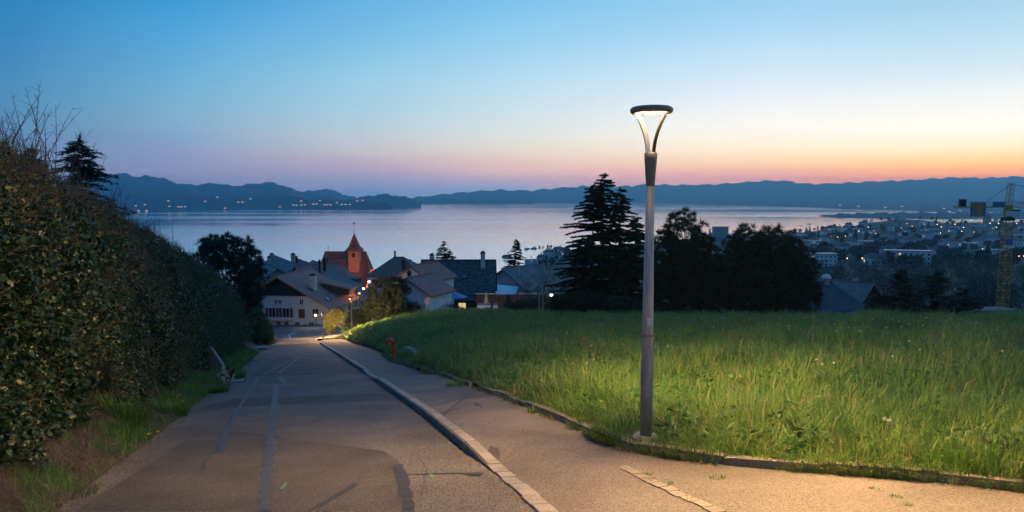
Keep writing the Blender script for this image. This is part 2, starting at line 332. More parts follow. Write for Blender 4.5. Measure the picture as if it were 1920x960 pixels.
# lake water: calm and ruffled bands
def water():
    m = bpy.data.materials.new('lake_water'); m.use_nodes = True; t = m.node_tree; b = t.nodes['Principled BSDF']; lk = t.links.new
    b.inputs['Base Color'].default_value = (1, .93, .96, 1); b.inputs['Metallic'].default_value = 1; b.inputs['IOR'].default_value = 1.6  # pink of the reflected dusk sky is tinted into the base colour
    g = t.nodes.new('ShaderNodeNewGeometry'); mp = t.nodes.new('ShaderNodeMapping'); mp.inputs['Scale'].default_value = (.0003, .0022, 1); mp.inputs['Rotation'].default_value = (0, 0, R(6)); lk(g.outputs['Position'], mp.inputs[0])
    n = t.nodes.new('ShaderNodeTexNoise'); n.inputs['Scale'].default_value = 1.0; n.inputs['Detail'].default_value = 5; n.inputs['Distortion'].default_value = .8; lk(mp.outputs[0], n.inputs['Vector'])
    r = t.nodes.new('ShaderNodeMapRange'); r.inputs[1].default_value = .4; r.inputs[2].default_value = .62; r.inputs[3].default_value = .06; r.inputs[4].default_value = .16; lk(n.outputs['Fac'], r.inputs[0]); lk(r.outputs[0], b.inputs['Roughness'])
    return m
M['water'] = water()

# ================================================================== THE SETTING
def sheet(name, xs0, xs1, ys, zf, m, nx=8, lift=0.0):
    V = []; 
    for y in ys:
        a, b = float(xs0(y)), float(xs1(y))
        for i in range(nx + 1):
            x = a + (b - a) * i / nx; V.append((x, y, float(zf(x, y)) + lift))
    T = [(j * (nx + 1) + i, j * (nx + 1) + i + 1, (j + 1) * (nx + 1) + i + 1, (j + 1) * (nx + 1) + i) for j in range(len(ys) - 1) for i in range(nx)]
    return npmesh(name, V, T, m, smooth=True)
YS = np.concatenate([np.arange(-6, 30, .5), np.arange(30, 95.1, 1.0)])
road = tag(sheet('road', XL, lambda y: XK(y) + .09, YS, road_z, M['asphalt']), kind='structure')
pavement = tag(sheet('pavement', lambda y: XK(y) + .1, XO, YS, pave_z, M['asphalt_pale'], 10), kind='structure')
jn = tag(sheet('side_road', lambda y: -52, lambda y: XL(y) + .3, np.arange(72, 101, 1.0), lambda x, y: plane(x, y) - .02, M['asphalt_dark'], 20), kind='structure')
jn2 = tag(sheet('lane', lambda y: -42, lambda y: -14, np.arange(95.1, 109, 1.0), lambda x, y: plane(x, y), M['asphalt_dark'], 10), kind='structure')
# field and bank
us = np.concatenate([np.linspace(U(590), U(1930), 150), np.linspace(U(1960), 6, 40)]); ks = np.concatenate([np.linspace(0, 1, 42), np.linspace(1.05, 1.6, 6)])
V = []
for u in us:
    y0 = float(y0f(u)); x0 = u * y0 + .1; Ye = max(float(feY(u)), y0 + 2)
    for k in ks:
        y = y0 + (Ye - y0) * k; x = u * y + (.06 if k == 0 else 0); V.append((x, y, float(field_z(x, y))))
nk = len(ks); T = [(i * nk + j, (i + 1) * nk + j, (i + 1) * nk + j + 1, i * nk + j + 1) for i in range(len(us) - 1) for j in range(nk - 1)]
field = tag(npmesh('field', V, T, M['meadow'], smooth=True), kind='structure')
BP = [(0, -.02), (-.15, .03), (-.5, .22), (-1.0, .55), (-1.6, .8), (-3, 1.1), (-8, 1.6), (-16, 1.8)]
bankh = lin([(-a, b) for a, b in BP])
def bank_z(x, y):
    w = np.maximum(XL(y) - x, 0); return plane(x, y) + bankh(w) + .05 * np.sin(y * 2.3 + w * 3) * np.clip(w, 0, 1)
V = []; yb = np.concatenate([np.arange(-6, 30, .4), np.arange(30, 71, 1.0)])
for y in yb:
    for a, b in BP:
        x = float(XL(y)) + a; V.append((x, y, float(bank_z(x, y))))
nb = len(BP); T = [(i * nb + j, i * nb + j + 1, (i + 1) * nb + j + 1, (i + 1) * nb + j) for i in range(len(yb) - 1) for j in range(nb - 1)]
tag(npmesh('bank', V, T, M['soil'], smooth=True), kind='structure')
# the wide ground sheet
th = np.concatenate([np.linspace(-180, -60, 30)[:-1], np.linspace(-60, 60, 240)[:-1], np.linspace(60, 180, 30)]); rr = np.concatenate([[1], np.geomspace(3, 5200, 130)])
TH_, RR_ = np.meshgrid(np.radians(th), rr, indexing='ij'); gx = RR_ * np.sin(TH_); gy = RR_ * np.cos(TH_)
gz = ground_z(gx, gy); nr = len(rr)
V = np.stack([gx, gy, gz], -1).reshape(-1, 3); T = [(i * nr + j, i * nr + j + 1, (i + 1) * nr + j + 1, (i + 1) * nr + j) for i in range(len(th) - 1) for j in range(nr - 1)]
tag(npmesh('ground', V, T, M['land'], smooth=True), kind='structure')
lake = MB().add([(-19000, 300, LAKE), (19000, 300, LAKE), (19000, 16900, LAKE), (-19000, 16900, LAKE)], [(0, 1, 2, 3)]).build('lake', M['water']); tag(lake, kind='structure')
# far hills: ridge lines with their own distance
def hills(name, ridge, Dr, Dfoot, amp, seed, z0=LAKE - 2, n=260, foot_tab=None):
    ridge = sorted(ridge); f = lin([(U(a), (370 - b) / F) for a, b in ridge]); ft = lin([(U(a), 1.0 * b) for a, b in foot_tab]) if foot_tab else (lambda u: Dfoot)
    rg = np.random.default_rng(seed); ph = rg.uniform(0, 6.28, 12); fr = rg.uniform(20, 260, 12); V = []; rows = 14
    uu = np.linspace(U(ridge[0][0]), U(ridge[-1][0]), n)
    for u in uu:
        d0 = float(ft(u)); z1 = (float(f(u)) + .001 * (math.sin(u * 210 + seed) + .6 * math.sin(u * 470 + 2 * seed) + .4 * math.sin(u * 920))) * Dr
        nz = sum(math.sin(u * fr[i] + ph[i]) / fr[i] for i in range(12)) * 14
        for j in range(rows):
            k = j / (rows - 3); 
            if k <= 1:
                D = d0 + (Dr - d0) * k; z = z0 + (z1 - z0) * (k ** 1.25) + amp * math.sin(3.1416 * k) * (nz + .5 * math.sin(u * 90 + k * 9 + seed) + .3 * math.sin(u * 240 + k * 17))
            else: D = Dr + (j - rows + 3) * Dr * .06; z = z1 - (z1 - z0) * (j - rows + 3) * .5
            V.append((u * D, D, z))
    T = [(i * rows + j, (i + 1) * rows + j, (i + 1) * rows + j + 1, i * rows + j + 1) for i in range(n - 1) for j in range(rows - 1)]
    return tag(npmesh(name, V, T, M['mount'], smooth=True), kind='structure')
hills('mountains', [(-400, 322), (0, 330), (120, 338), (200, 329), (222, 325), (240, 326), (262, 332), (276, 330), (292, 331), (312, 335), (330, 342), (350, 346), (380, 346), (405, 343), (440, 349), (460, 347), (480, 344), (512, 342), (522, 344), (540, 351), (570, 360), (600, 366), (640, 372), (680, 377)], 9000, 6600, 50, 1)
hills('mountains', [(540, 375), (575, 359), (600, 355), (625, 356), (638, 359), (645, 367), (700, 371), (780, 373), (860, 374), (1000, 376)], 12000, 10000, 16, 2)
hills('hills', [(640, 378), (670, 371), (700, 366), (718, 364), (750, 367), (772, 373), (790, 378)], 7500, 7000, 7, 3)
hills('far_shore', [(-400, 360), (0, 362), (240, 363), (330, 365), (400, 367), (480, 371), (520, 367), (545, 366), (565, 372), (640, 376), (700, 380), (735, 383.5)], 6000, 4600, 9, 4, foot_tab=[(-700, 4500), (240, 4750), (400, 5050), (560, 5700), (735, 5990)])
hills('jura_ridge', [(760, 372), (800, 368), (850, 362), (900, 358), (940, 356), (960, 357), (1000, 357), (1050, 352), (1100, 349), (1160, 350), (1210, 346), (1270, 347), (1330, 346), (1380, 343), (1430, 339), (1470, 339), (1510, 345), (1560, 344), (1620, 341), (1700, 338), (1780, 333), (1850, 334), (1920, 330), (2450, 334)], 15000, 13000, 40, 5)
hills('far_plain', [(900, 377.5), (1040, 375), (1200, 371), (1340, 368), (1500, 366), (1600, 366), (1760, 368), (1900, 368), (2450, 366)], 13500, 9000, 8, 6, foot_tab=[(900, 13300), (1200, 13000), (1340, 9100), (1580, 5600), (1700, 4800), (1760, 4300), (2450, 4100)])
hills('headland', [(1532, 409), (1545, 403), (1580, 400), (1640, 399), (1720, 398), (1800, 398), (2400, 398)], 3600, 3100, 3, 7, foot_tab=[(1530, 3580), (1560, 3400), (1640, 3100), (2400, 3000)])
for o in bpy.data.objects:
    if o.name.startswith('jura_ridge'): o.name = 'mountains'
# the air
hb = MB().box(-20000, 20000, -5500, HAZE_FAR, LAKE - 10, HAZE_TOP).build('haze', []); tag(hb, kind='stuff')
hm = bpy.data.materials.new('haze'); hm.use_nodes = True; t = hm.node_tree; t.nodes.clear()
pv = t.nodes.new('ShaderNodeVolumePrincipled'); pv.inputs['Density'].default_value = HAZE_DENSITY; pv.inputs['Color'].default_value = (.36, .76, 1, 1); pv.inputs['Anisotropy'].default_value = .55
ou = t.nodes.new('ShaderNodeOutputMaterial'); t.links.new(pv.outputs[0], ou.inputs['Volume']); hb.data.materials.append(hm)

# ------------------------------------------------------------------ kerbs, seams, patches, markings
def strip(name, pts, w, m, parent, zf=road_z, lift=.006, jag=.45):
    V = []; n = len(pts)
    for i, p in enumerate(pts):
        p = Vector((p[0], p[1])); d = (Vector(pts[min(i + 1, n - 1)][:2]) - Vector(pts[max(i - 1, 0)][:2])).normalized(); q = Vector((-d.y, d.x))
        for sgn in (-1, 1):
            e = p + q * sgn * w * .5 * (1 + random.uniform(-jag, jag)); V.append((e.x, e.y, float(zf(e.x, e.y)) + lift))
    return npmesh(name, V, [(2 * i, 2 * i + 1, 2 * i + 3, 2 * i + 2) for i in range(n - 1)], m, parent)
def gp(px, n=14, zup=0):   # pixel path on the road -> dense ground path
    q = [gnd(a, b, zup) for a, b in px]; out = []
    for a, b in zip(q[:-1], q[1:]):
        k = max(2, int((b - a).length / .18)); out += [a.lerp(b, i / k) for i in range(k)]
    return [(p.x + random.uniform(-.01, .01), p.y) for p in out + [q[-1]]]
def patch(px, m, parent, zf=road_z, lift=.003, zup=0, name='asphalt_patch'):
    q = [gnd(a, b, zup) for a, b in px]; c = sum(q, Vector()) / len(q)
    V = [(c.x, c.y, float(zf(c.x, c.y)) + lift)]; ring = []
    for a, b in zip(q, q[1:] + q[:1]):
        k = max(2, int((b - a).length / .4)); ring += [a.lerp(b, i / k) for i in range(k)]
    V += [(p.x, p.y, float(zf(p.x, p.y)) + lift) for p in ring]; n = len(ring)
    return npmesh(name, V, [(0, 1 + i, 1 + (i + 1) % n) for i in range(n)], m, parent)
patch([(380, 800), (720, 846), (748, 865), (775, 959), (140, 959), (330, 838)], M['asphalt_dark'], road)
patch([(440, 748), (715, 738), (740, 748), (360, 768)], M['asphalt_dark'], road, lift=.004)
patch([(520, 668), (655, 680), (668, 700), (600, 703), (470, 705)], M['asphalt_dark'], road, lift=.004)
patch([(530, 660), (625, 652), (640, 662), (550, 668)], M['asphalt_pale'], road, lift=.0045)
for px, w, mm in [([(497, 959), (500, 900), (507, 840), (513, 780), (518, 722)], .13, 'tar_pale'), ([(412, 848), (425, 810), (445, 770), (470, 730), (485, 708)], .11, 'tar_pale'),
                  ([(485, 706), (522, 705)], .16, 'tar_pale'), ([(493, 703), (560, 668)], .09, 'tar_pale'), ([(523, 700), (562, 670)], .09, 'tar_pale'), ([(524, 706), (531, 716), (538, 722)], .14, 'tar_pale'),
                  ([(744, 872), (753, 900), (768, 958)], .12, 'tar'), ([(752, 890), (880, 888)], .028, 'tar'), ([(876, 888), (905, 890)], .15, 'tar'), ([(596, 952), (630, 930), (668, 908)], .1, 'tar'),
                  ([(500, 918), (562, 912)], .03, 'tar'), ([(650, 855), (720, 846)], .03, 'tar'), ([(540, 742), (720, 739)], .02, 'tar'), ([(495, 683), (540, 681)], .07, 'tar_pale'), ([(620, 679), (650, 679)], .07, 'tar_pale'),
                  ([(375, 885), (392, 858)], .035, 'tar'), ([(398, 850), (412, 843)], .03, 'tar')]:
    strip('tar_seam', gp(px), w, M[mm], road, lift=.0065)
for px in [[(560, 860), (600, 846), (655, 852), (700, 838)], [(300, 930), (360, 905), (420, 912)], [(610, 800), (640, 820), (622, 850), (660, 880)], [(820, 830), (780, 850), (800, 880), (790, 930)], [(430, 760), (470, 772), (505, 768)]]: strip('crack', gp(px), .012, M['tar'], road, lift=.005, jag=.9)
for px in [[(527, 918), (538, 905)], [(808, 888), (812, 897)]]: strip('spray_mark', gp(px), .035, M['green_paint'], road, lift=.008, jag=.8)
for px, w in [([(552, 644), (562, 643)], .35), ([(566, 642.5), (574, 642)], .35), ([(578, 641.5), (586, 641.2)], .35), ([(542, 627), (544, 634)], .2), ([(546, 628), (553, 624)], .25), ([(515, 630), (523, 630)], .3), ([(528, 630), (540, 631)], .3), ([(567, 619), (580, 618)], .4)]:
    q = [at(a, b, 1) for a, b in px]
    pts = []
    for a, b in px:
        d = ray(a, b); t_ = 50
        while t_ < 130 and (d * t_).z > float(plane((d * t_).x, (d * t_).y)) + .02: t_ *= 1.002
        pts.append(d * t_)
    strip('road_marking', [(p.x, p.y) for p in pts], w, M['paint'], jn if pts[0].y > 72 else road, lift=.03 if pts[0].y > 72 else .01)
for px, w in [([(800, 762), (845, 752), (880, 745)], .05), ([(830, 775), (860, 765)], .05), ([(890, 755), (905, 765)], .05), ([(840, 770), (870, 748)], .03)]:
    strip('tar_seam', gp(px, zup=.12), w, M['tar'], pavement, pave_z, .005, .6)
patch([(908, 858), (920, 846), (936, 850), (938, 862), (922, 870)], M['asphalt_dark'], pavement, pave_z, .005, .04, 'tar_spot')
patch([(725, 702), (800, 690), (818, 697), (748, 712)], M['asphalt'], pavement, pave_z, .004, .1)
patch([(770, 733), (930, 728), (965, 742), (785, 752)], M['asphalt'], pavement, pave_z, .004, .1)
# road kerb: each stone a part
def stone(name, y0, y1, xa, xb, zt, zb, m, parent, cham=.025, gap=.014):
    b = MB(); V = []
    for y in (y0 + gap, y1 - gap):
        x0, x1 = xa(y), xb(y); t0, t1 = zt(x0, y), zt(x1, y); b0 = zb(x0, y)
        j = random.uniform(-.004, .004)
        V.append([(x0, y, b0), (x1, y, b0), (x1, y, t1 + j), (x0 + cham, y, t0 + j), (x0 + random.uniform(0, .006), y, t0 - cham + j)])
    n = 5; vs = V[0] + V[1]
    b.add(vs, [(4, 3, 2, 1, 0), (5, 6, 7, 8, 9)] + [(i, (i + 1) % n, (i + 1) % n + n, i + n) for i in range(n)])
    return b.build(name, m, parent)
kerb = tag(empty('kerb', (0, 0, 0)), kind='structure')
y = 7.5
while y < 92:
    l = random.uniform(.9, 1.1) if y < 60 else 2.0
    stone('kerb_stone', y, y + l, lambda q: float(XK(q)), lambda q: float(XK(q)) + .16, lambda x, q: float(pave_z(x, q)) + .012, lambda x, q: float(plane(x, q)) - .1, M['kerb'], kerb)
    y += l
y = -1.0
while y < 7.45:
    l = min(random.uniform(.2, .3), 7.5 - y)
    dj = random.uniform(-.012, .012)
    stone('kerb_sett', y, y + l, lambda q: float(XK(q)) + dj, lambda q: float(XK(q)) + .17 + dj, lambda x, q: float(plane(x, q)) + float(pz(q)) + .014, lambda x, q: float(plane(x, q)) - .1, M['kerb'], kerb, .008, .006)
    y += l
edg = tag(empty('pavement_edging', (0, 0, 0)), kind='structure')
# field edging follows the pavement edge as a path
ep = [(float(XO(q)), q) for q in np.arange(2.0, 66, .05)]; cum = [0]
for a, b in zip(ep[:-1], ep[1:]): cum.append(cum[-1] + math.dist(a, b))
def epos(sv):
    x = np.interp(sv, cum, [p[0] for p in ep]); y = np.interp(sv, cum, [p[1] for p in ep]); return Vector((x, y))
sv = 0.0
while sv < cum[-1] - 1:
    l = random.uniform(.92, 1.05); a, b = epos(sv + .006), epos(sv + l - .006); d = (b - a).normalized(); q = Vector((d.y, -d.x)); ym = (a.y + b.y) / 2
    hgt = .1 if ym < 24 else .05
    if not (14.3 < ym < 15.6 or 19.8 < ym < 22.0):
        tilt = random.uniform(-.012, .012); mb = MB(); pt = []
        for zz in (0, 1):
            for p, o in ((a, 0), (b, 0), (b, .1), (a, .1)):
                e = p + q * (o + tilt * zz); zb = float(pave_z(e.x, e.y)); pt.append((e.x, e.y, zb - .12 if not zz else zb + hgt + tilt + (.0 if o else -.008)))
        mb.hexa(pt).build('edging_block', M['edging'], edg)
    sv += l
setr = tag(empty('sett_row', (0, 0, 0)), kind='structure')
a, b = gnd(1165, 874, .02), gnd(1400, 985, .02); L_ = (b - a).length; sv = 0; d = (b - a).normalized(); q = Vector((-d.y, d.x, 0)).normalized()
while sv < L_:
    l = random.uniform(.15, .24); w = random.uniform(.1, .13); mb = MB(); pt = []; of = random.uniform(-.02, .02)
    for zz in (0, 1):
        for (sx, sy) in ((0, -1), (1, -1), (1, 1), (0, 1)):
            e = a + d * (sv + .008 + (l - .016) * sx) + q * (w * sy * .5 + of); pt.append((e.x, e.y, float(pave_z(e.x, e.y)) + (.012 if zz else -.1)))
    mb.hexa(pt).build('sett', M['stone'], setr); sv += l
# drain grate at the left road edge
g0 = gnd(428, 716); gr = tag(empty('drain_grate', (g0.x, g0.y, float(road_z(g0.x, g0.y)) + .004), R(18)), 'iron drain grate with slots at the road edge below the hedge', 'drain grate'); gr.rotation_euler = (-math.atan(GB), 0, R(18))
MB().box(-.5, .5, -.32, .32, -.03, .004).build('grate_frame', M['tar'], gr)
for i in range(9): MB().box(-.4 + i * .1 - .028, -.4 + i * .1 + .028, -.26, .26, .005, .02).build('grate_bar', M['galv'], gr)

# ================================================================== STREET LAMPS
def lamp_post(px, base, hgt, power, label, far=False, lean=0):
    t = tag(empty('street_lamp', base), label, 'street lamp', 'ring headed street lamps'); n = 20 if not far else 10
    hr = hgt
    MB().lathe([(.0, -.3), (.075, -.3), (.075, .9), (.072, 1.0), (.046, hr * .8), (.0, hr * .8)], n).build('pole', M['galv'], t, True)
    MB().lathe([(.16, -.2), (.16, .02), (.14, .045), (.08, .05)], n).build('foot_collar', M['concrete'], t)
    MB().lathe([(.05, hr * .775), (.052, hr * .78), (.075, hr * .855), (.078, hr * .872), (.03, hr * .875), (0, hr * .875)], n).build('socket', M['lampmetal'], t, True)
    if not far:
        MB().box(-.03, .03, -.082, -.06, .55, .85).build('access_door', M['galv'], t); MB().box(-.025, .025, -.078, -.06, 1.42, 1.5).build('sticker', M['signw'], t)
        MB().lathe([(.079, 1.28), (.081, 1.285), (.081, 1.3), (.079, 1.305)], n).build('band', M['lampmetal'], t)
    for sg in (-1, 1):
        pts = []; aw = .024 if sg < 0 else .016
        for i in range(9):
            k = i / 8; pts.append((sg * (.035 + .13 * k ** 2), .012 * sg, hr * .865 + (hr * .118) * k))
        mb = MB(); vs = []
        for i, p in enumerate(pts):
            for dy, dx in ((-.03, -aw), (.03, -aw), (.03, aw), (-.03, aw)): vs.append((p[0] + dx, p[1] + dy, p[2]))
        fs = [(4 * i + j, 4 * i + (j + 1) % 4, 4 * i + 4 + (j + 1) % 4, 4 * i + 4 + j) for i in range(8) for j in range(4)]
        mb.add(vs, fs).build('arm', M['arm'] if sg < 0 else M['armshade'], t)
    hd = MB().lathe([(0, hr + .035), (.16, hr + .034), (.225, hr + .025), (.25, hr + .003), (.252, hr - .02), (.238, hr - .045), (.2, hr - .052), (.195, hr - .03), (0, hr - .03)], 28).build('head', M['lampmetal'], t, True)
    for a0 in (.35, 2.45, 4.55):
        vs = []; k = 9
        for i in range(k + 1):
            aa = a0 + 1.5 * i / k; vs += [(.06 * math.cos(aa), .06 * math.sin(aa), hr - .04), (.185 * math.cos(aa), .185 * math.sin(aa), hr - .04)]
        MB().add(vs, [(2 * i, 2 * i + 1, 2 * i + 3, 2 * i + 2) for i in range(k)]).build('lens', M['lens2'] if far else M['lens'], hd)
    for a0 in (1.1, 3.2, 5.3):      # one module behind each lens, throwing its light outwards and down
        ld = bpy.data.lights.new('lamp_light', 'AREA'); ld.shape = 'DISK'; ld.size = .09; ld.energy = power / 3; ld.color = (1, .56, .2); ld.spread = R(112)
        lo = bpy.data.objects.new('lamp_light', ld); lo.location = (.185 * math.cos(a0), .185 * math.sin(a0), hr - .075)
        lo.rotation_euler = Vector((-math.cos(a0) * math.sin(R(52)), -math.sin(a0) * math.sin(R(52)), math.cos(R(52)))).to_track_quat('Z', 'Y').to_euler(); link(lo, t)
    return t
b1 = gnd(1211, 820, .16); LH = at(1222, 205, b1.y).z - b1.z; b1.z = float(field_z(b1.x, b1.y))
LH = at(1222, 205, b1.y).z - b1.z
lamp_post(1211, b1, LH, 2050, 'tall galvanised street lamp with lit ring head in grass at the pavement corner')
D2 = LH * F / 82.0; b2 = at(660, 638, D2); lamp_post(660, b2, LH, 3200, 'lit ring headed street lamp on the grass bank before the dark shrubs', True)
D3 = 73; t3 = at(605, 586, D3); lamp_post(606, (t3.x, t3.y, t3.z - LH), LH, 2200, 'lit ring headed street lamp beside the sign boards at the junction bush', True)

# ================================================================== HOUSES
def quad_roof(W_, L_, he, hr, over, hipf, hipb, th=.22):
    # ridge along local y; hip insets at the front and the back
    a, b = W_ / 2 + over, L_ / 2 + over; dz = (hr - he) * over / (W_ / 2); ze = he - dz
    rf, rb = -L_ / 2 + hipf - (over if not hipf else 0), L_ / 2 - hipb + (over if not hipb else 0)
    top = [(-a, -b, ze), (a, -b, ze), (a, b, ze), (-a, b, ze), (0, rf, hr), (0, rb, hr)]
    V = top + [(x, y, z - th) for x, y, z in top]; m = MB()
    f = [(1, 2, 5, 4), (3, 0, 4, 5), (0, 1, 4), (2, 3, 5)] if True else []
    fs = [(1, 2, 5, 4), (3, 0, 4, 5)]
    if hipf: fs.append((0, 1, 4))
    if hipb: fs.append((2, 3, 5))
    low = [tuple(i + 6 for i in reversed(q)) for q in fs]
    side = [(1, 2), (3, 0)]
    side += [(0, 1)] if hipf else [(0, 4), (4, 1)]
    side += [(2, 3)] if hipb else [(2, 5), (5, 3)]
    sd = [(q + 6, p + 6, p, q)[::-1] for p, q in side]
    return m.add(V, fs + low + sd)
def place_on(face, W_, L_):
    return {'F': (Matrix.Translation((0, -L_ / 2, 0)),), 'B': (Matrix.Translation((0, L_ / 2, 0)) @ Matrix.Rotation(math.pi, 4, 'Z'),), 'R': (Matrix.Translation((W_ / 2, 0, 0)) @ Matrix.Rotation(math.pi / 2, 4, 'Z'),), 'L': (Matrix.Translation((-W_ / 2, 0, 0)) @ Matrix.Rotation(-math.pi / 2, 4, 'Z'),)}[face][0]
def window(par, mtx, x, z, w, h, lit=None, shut=None, cross=True):
    m = MB(); f = .07; d = -.05
    m.box(x - w / 2 - f, x - w / 2, d, .0, z, z + h); m.box(x + w / 2, x + w / 2 + f, d, 0, z, z + h)
    m.box(x - w / 2 - f, x + w / 2 + f, d - .01, 0, z + h, z + h + f); m.box(x - w / 2 - f * 1.4, x + w / 2 + f * 1.4, d - .05, 0, z - f, z)
    if cross: m.box(x - .03, x + .03, d, -.012, z, z + h)
    o = m.build('window', M['frame'], par); o.matrix_local = mtx
    p = MB().add([(x - w / 2, -.01, z), (x + w / 2, -.01, z), (x + w / 2, -.01, z + h), (x - w / 2, -.01, z + h)], [(0, 1, 2, 3)]).build('pane', lit or M['glass'], o)
    if shut:
        for sg in (-1, 1):
            c = x + sg * (w / 2 + f + w * .27 + .02); s_o = MB().box(c - w * .25, c + w * .25, -.045, -.005, z - .02, z + h + .02); 
            for k in range(5): s_o.box(c - w * .2, c + w * .2, -.055, -.044, z + h * (.1 + k * .18), z + h * (.18 + k * .18))
            s_o.build('shutter', shut, par).matrix_local = mtx
def chimney(par, x, y, z0, h, w=.6, m='cream'):
    c = MB().box(x - w / 2, x + w / 2, y - w / 2, y + w / 2, z0 - 1.2, z0 + h).build('chimney', M[m], par)
    MB().box(x - w / 2 - .08, x + w / 2 + .08, y - w / 2 - .08, y + w / 2 + .08, z0 + h, z0 + h + .12).box(x - w / 3, x + w / 3, y - w / 3, y + w / 3, z0 + h + .12, z0 + h + .32).build('chimney_cap', M['darkm'], c)
def skylight(par, side, yl, frac, W_, he, hr, w=.8, h=1.1):
    # on the slope: side +1 right, -1 left
    x1, z1 = side * W_ / 2 * (1 - frac), he + (hr - he) * frac; sl = Vector((-side * W_ / 2, 0, hr - he)).normalized(); n = Vector((side * (hr - he), 0, W_ / 2)).normalized(); c = Vector((x1, yl, z1)) + n * .05
    pts = []
    for lift in (0, .08):
        for a, b in ((-1, -1), (1, -1), (1, 1), (-1, 1)): pts.append(c + Vector((0, 1, 0)) * a * w / 2 + sl * b * h / 2 + n * lift)
    o = MB().hexa(pts).build('skylight', M['darkm'], par)
    q = [c + Vector((0, 1, 0)) * a * (w / 2 - .07) + sl * b * (h / 2 - .07) + n * .085 for a, b in ((-1, -1), (1, -1), (1, 1), (-1, 1))]
    MB().add(q, [(0, 1, 2, 3)]).build('pane', M['sky_glass'], o)
def house(name, label, apex, hr, he, W_, L_, rz, wall, roof, over=.45, hipf=0, hipb=0, center=False, down=6, gable=None, group=None, cat_='house'):
    # apex: world point of the front end of the ridge (or the ridge centre)
    c, s = math.cos(rz), math.sin(rz); off = Vector((-s, c, 0)) * (0 if center else L_ / 2)
    o = empty(name, (apex[0] + off.x, apex[1] + off.y, apex[2] - hr), rz); tag(o, label, cat_, group)
    w = W_ / 2; hw = he - .05
    m = MB().box(-w, w, -L_ / 2, L_ / 2, -down, hw); 
    m.build('wall', M[wall], o)
    for sg, hp in ((-1, hipf), (1, hipb)):
        if not hp:
            y = sg * L_ / 2; yy = y - sg * .3
            MB().add([(-w, y, hw), (w, y, hw), (0, y, hr - .15), (-w, yy, hw), (w, yy, hw), (0, yy, hr - .15)], [(0, 1, 2), (5, 4, 3), (0, 3, 4, 1), (1, 4, 5, 2), (2, 5, 3, 0)]).build('gable', M[gable or wall], o)
    r = quad_roof(W_, L_, he, hr, over, hipf, hipb).build('roof', M[roof], o)
    rc0, rc1 = -L_ / 2 + (hipf or -over), L_ / 2 - (hipb or -over)
    MB().tube([(0, rc0, hr + .02), (0, rc1, hr + .02)], .13, 6).build('ridge_cap', M[roof], r)
    return o, r
# the white farmhouse with the black boarded gable
D = 106; fh, fr_ = house('farmhouse', 'white farmhouse with black boarded gable and red shutters at the road end', at(522, 518, D), 9.0, 4.3, 16.4, 12, R(-6), 'cream', 'tile_red', .7, gable='cream')
pf = place_on('F', 16.4, 12)
# boards: the upper gable strip down to the wall line
MB().prism([(-5.25, 6.0), (5.25, 6.0), (0, 8.95)], -6.08, -5.99).build('gable_boards', M['blackwood'], fh)
MB().box(-5.6, 5.5, -6.12, -5.99, 5.92, 6.0).build('board_sill', M['woodb'], fh)
for x, z, w, h, sh in [(-.5, 4.65, .45, .6, 0), (.15, 4.65, .45, .6, 0), (3.66, 4.65, .5, .75, 0), (1.1, 2.5, 1.0, 1.45, 1), (-1.2, 2.5, 1.0, 1.45, 1), (5.9, 2.7, .9, 1.2, 0), (-4, 2.5, 1.0, 1.45, 1)]: window(fh, pf, x, z, w, h, shut=M['shutter'] if sh else None)
for x in (-.2, 1.1, 2.9, 5.2): window(fh, pf, x, 1.28, .7, .5)
MB().box(3.15, 4.15, -6.05, -5.99, 2.4, 3.85).build('closed_shutter', M['shutter'], fh)
MB().box(-8.2, 8.2, -6.08, -5.99, -6, 1.2).build('plinth', M['greyw'], fh)
MB().box(-3.5, 2.0, -6.6, -6.0, 2.1, 2.25).build('balcony_slab', M['cream'], fh)
MB().tube([(8.3, -6.1, 4.2), (8.3, -6.1, -2)], .06, 6).build('downpipe', M['darkm'], fh)
chimney(fh, 4.2, -2.5, 6.4, 2.4, .9)
skylight(fh, 1, -3.5, .5, 16.4, 4.3, 9.0); skylight(fh, 1, -3.3, .16, 16.4, 4.3, 9.0, 1.2, .9)
dm = MB().prism([(4.8, 5.2), (8.8, 5.2), (8.9, 6.1), (4.2, 7.1)], 1.0, 4.6).build('dormer', M['woodb'], fh); MB().hexa([(4.0, .7, 7.1), (9.3, .7, 6.0), (9.3, 4.9, 6.0), (4.0, 4.9, 7.1), (4.0, .7, 7.3), (9.3, .7, 6.2), (9.3, 4.9, 6.2), (4.0, 4.9, 7.3)]).build('dormer_roof', M['tile_red'], dm)
# houses behind it
h, r = house('slate_house', 'long house with dark slate roof and skylight behind the white farmhouse', at(572, 509, 124), 9.2, 5.0, 17.5, 9, R(-6), 'greyw', 'tile_teal', .5, gable='woodb'); skylight(h, 1, -2, .35, 17.5, 5.0, 9.2, 1.6, .7); chimney(h, 3.2, -5.5, 8, 3.2, .35, 'darkm'); chimney(h, 1.2, 2, 8.8, 2.0, .5, 'darkm')
MB().hexa([(8.0, -4.4, 3.9), (9.8, -4.4, 3.5), (9.8, 2, 3.5), (8.0, 2, 3.9), (8.0, -4.4, 4.05), (9.8, -4.4, 3.65), (9.8, 2, 3.65), (8.0, 2, 4.05)]).build('porch_roof', M['zinc'], h)
MB().box(8.78, 9.5, -4.2, 1.5, -6, 3.4).build('annex_wall', M['white'], h)
for y in (-3, -1, .6): window(h, Matrix.Translation((9.5, 0, 0)) @ Matrix.Rotation(math.pi / 2, 4, 'Z'), y, .5, .9, 1.5)
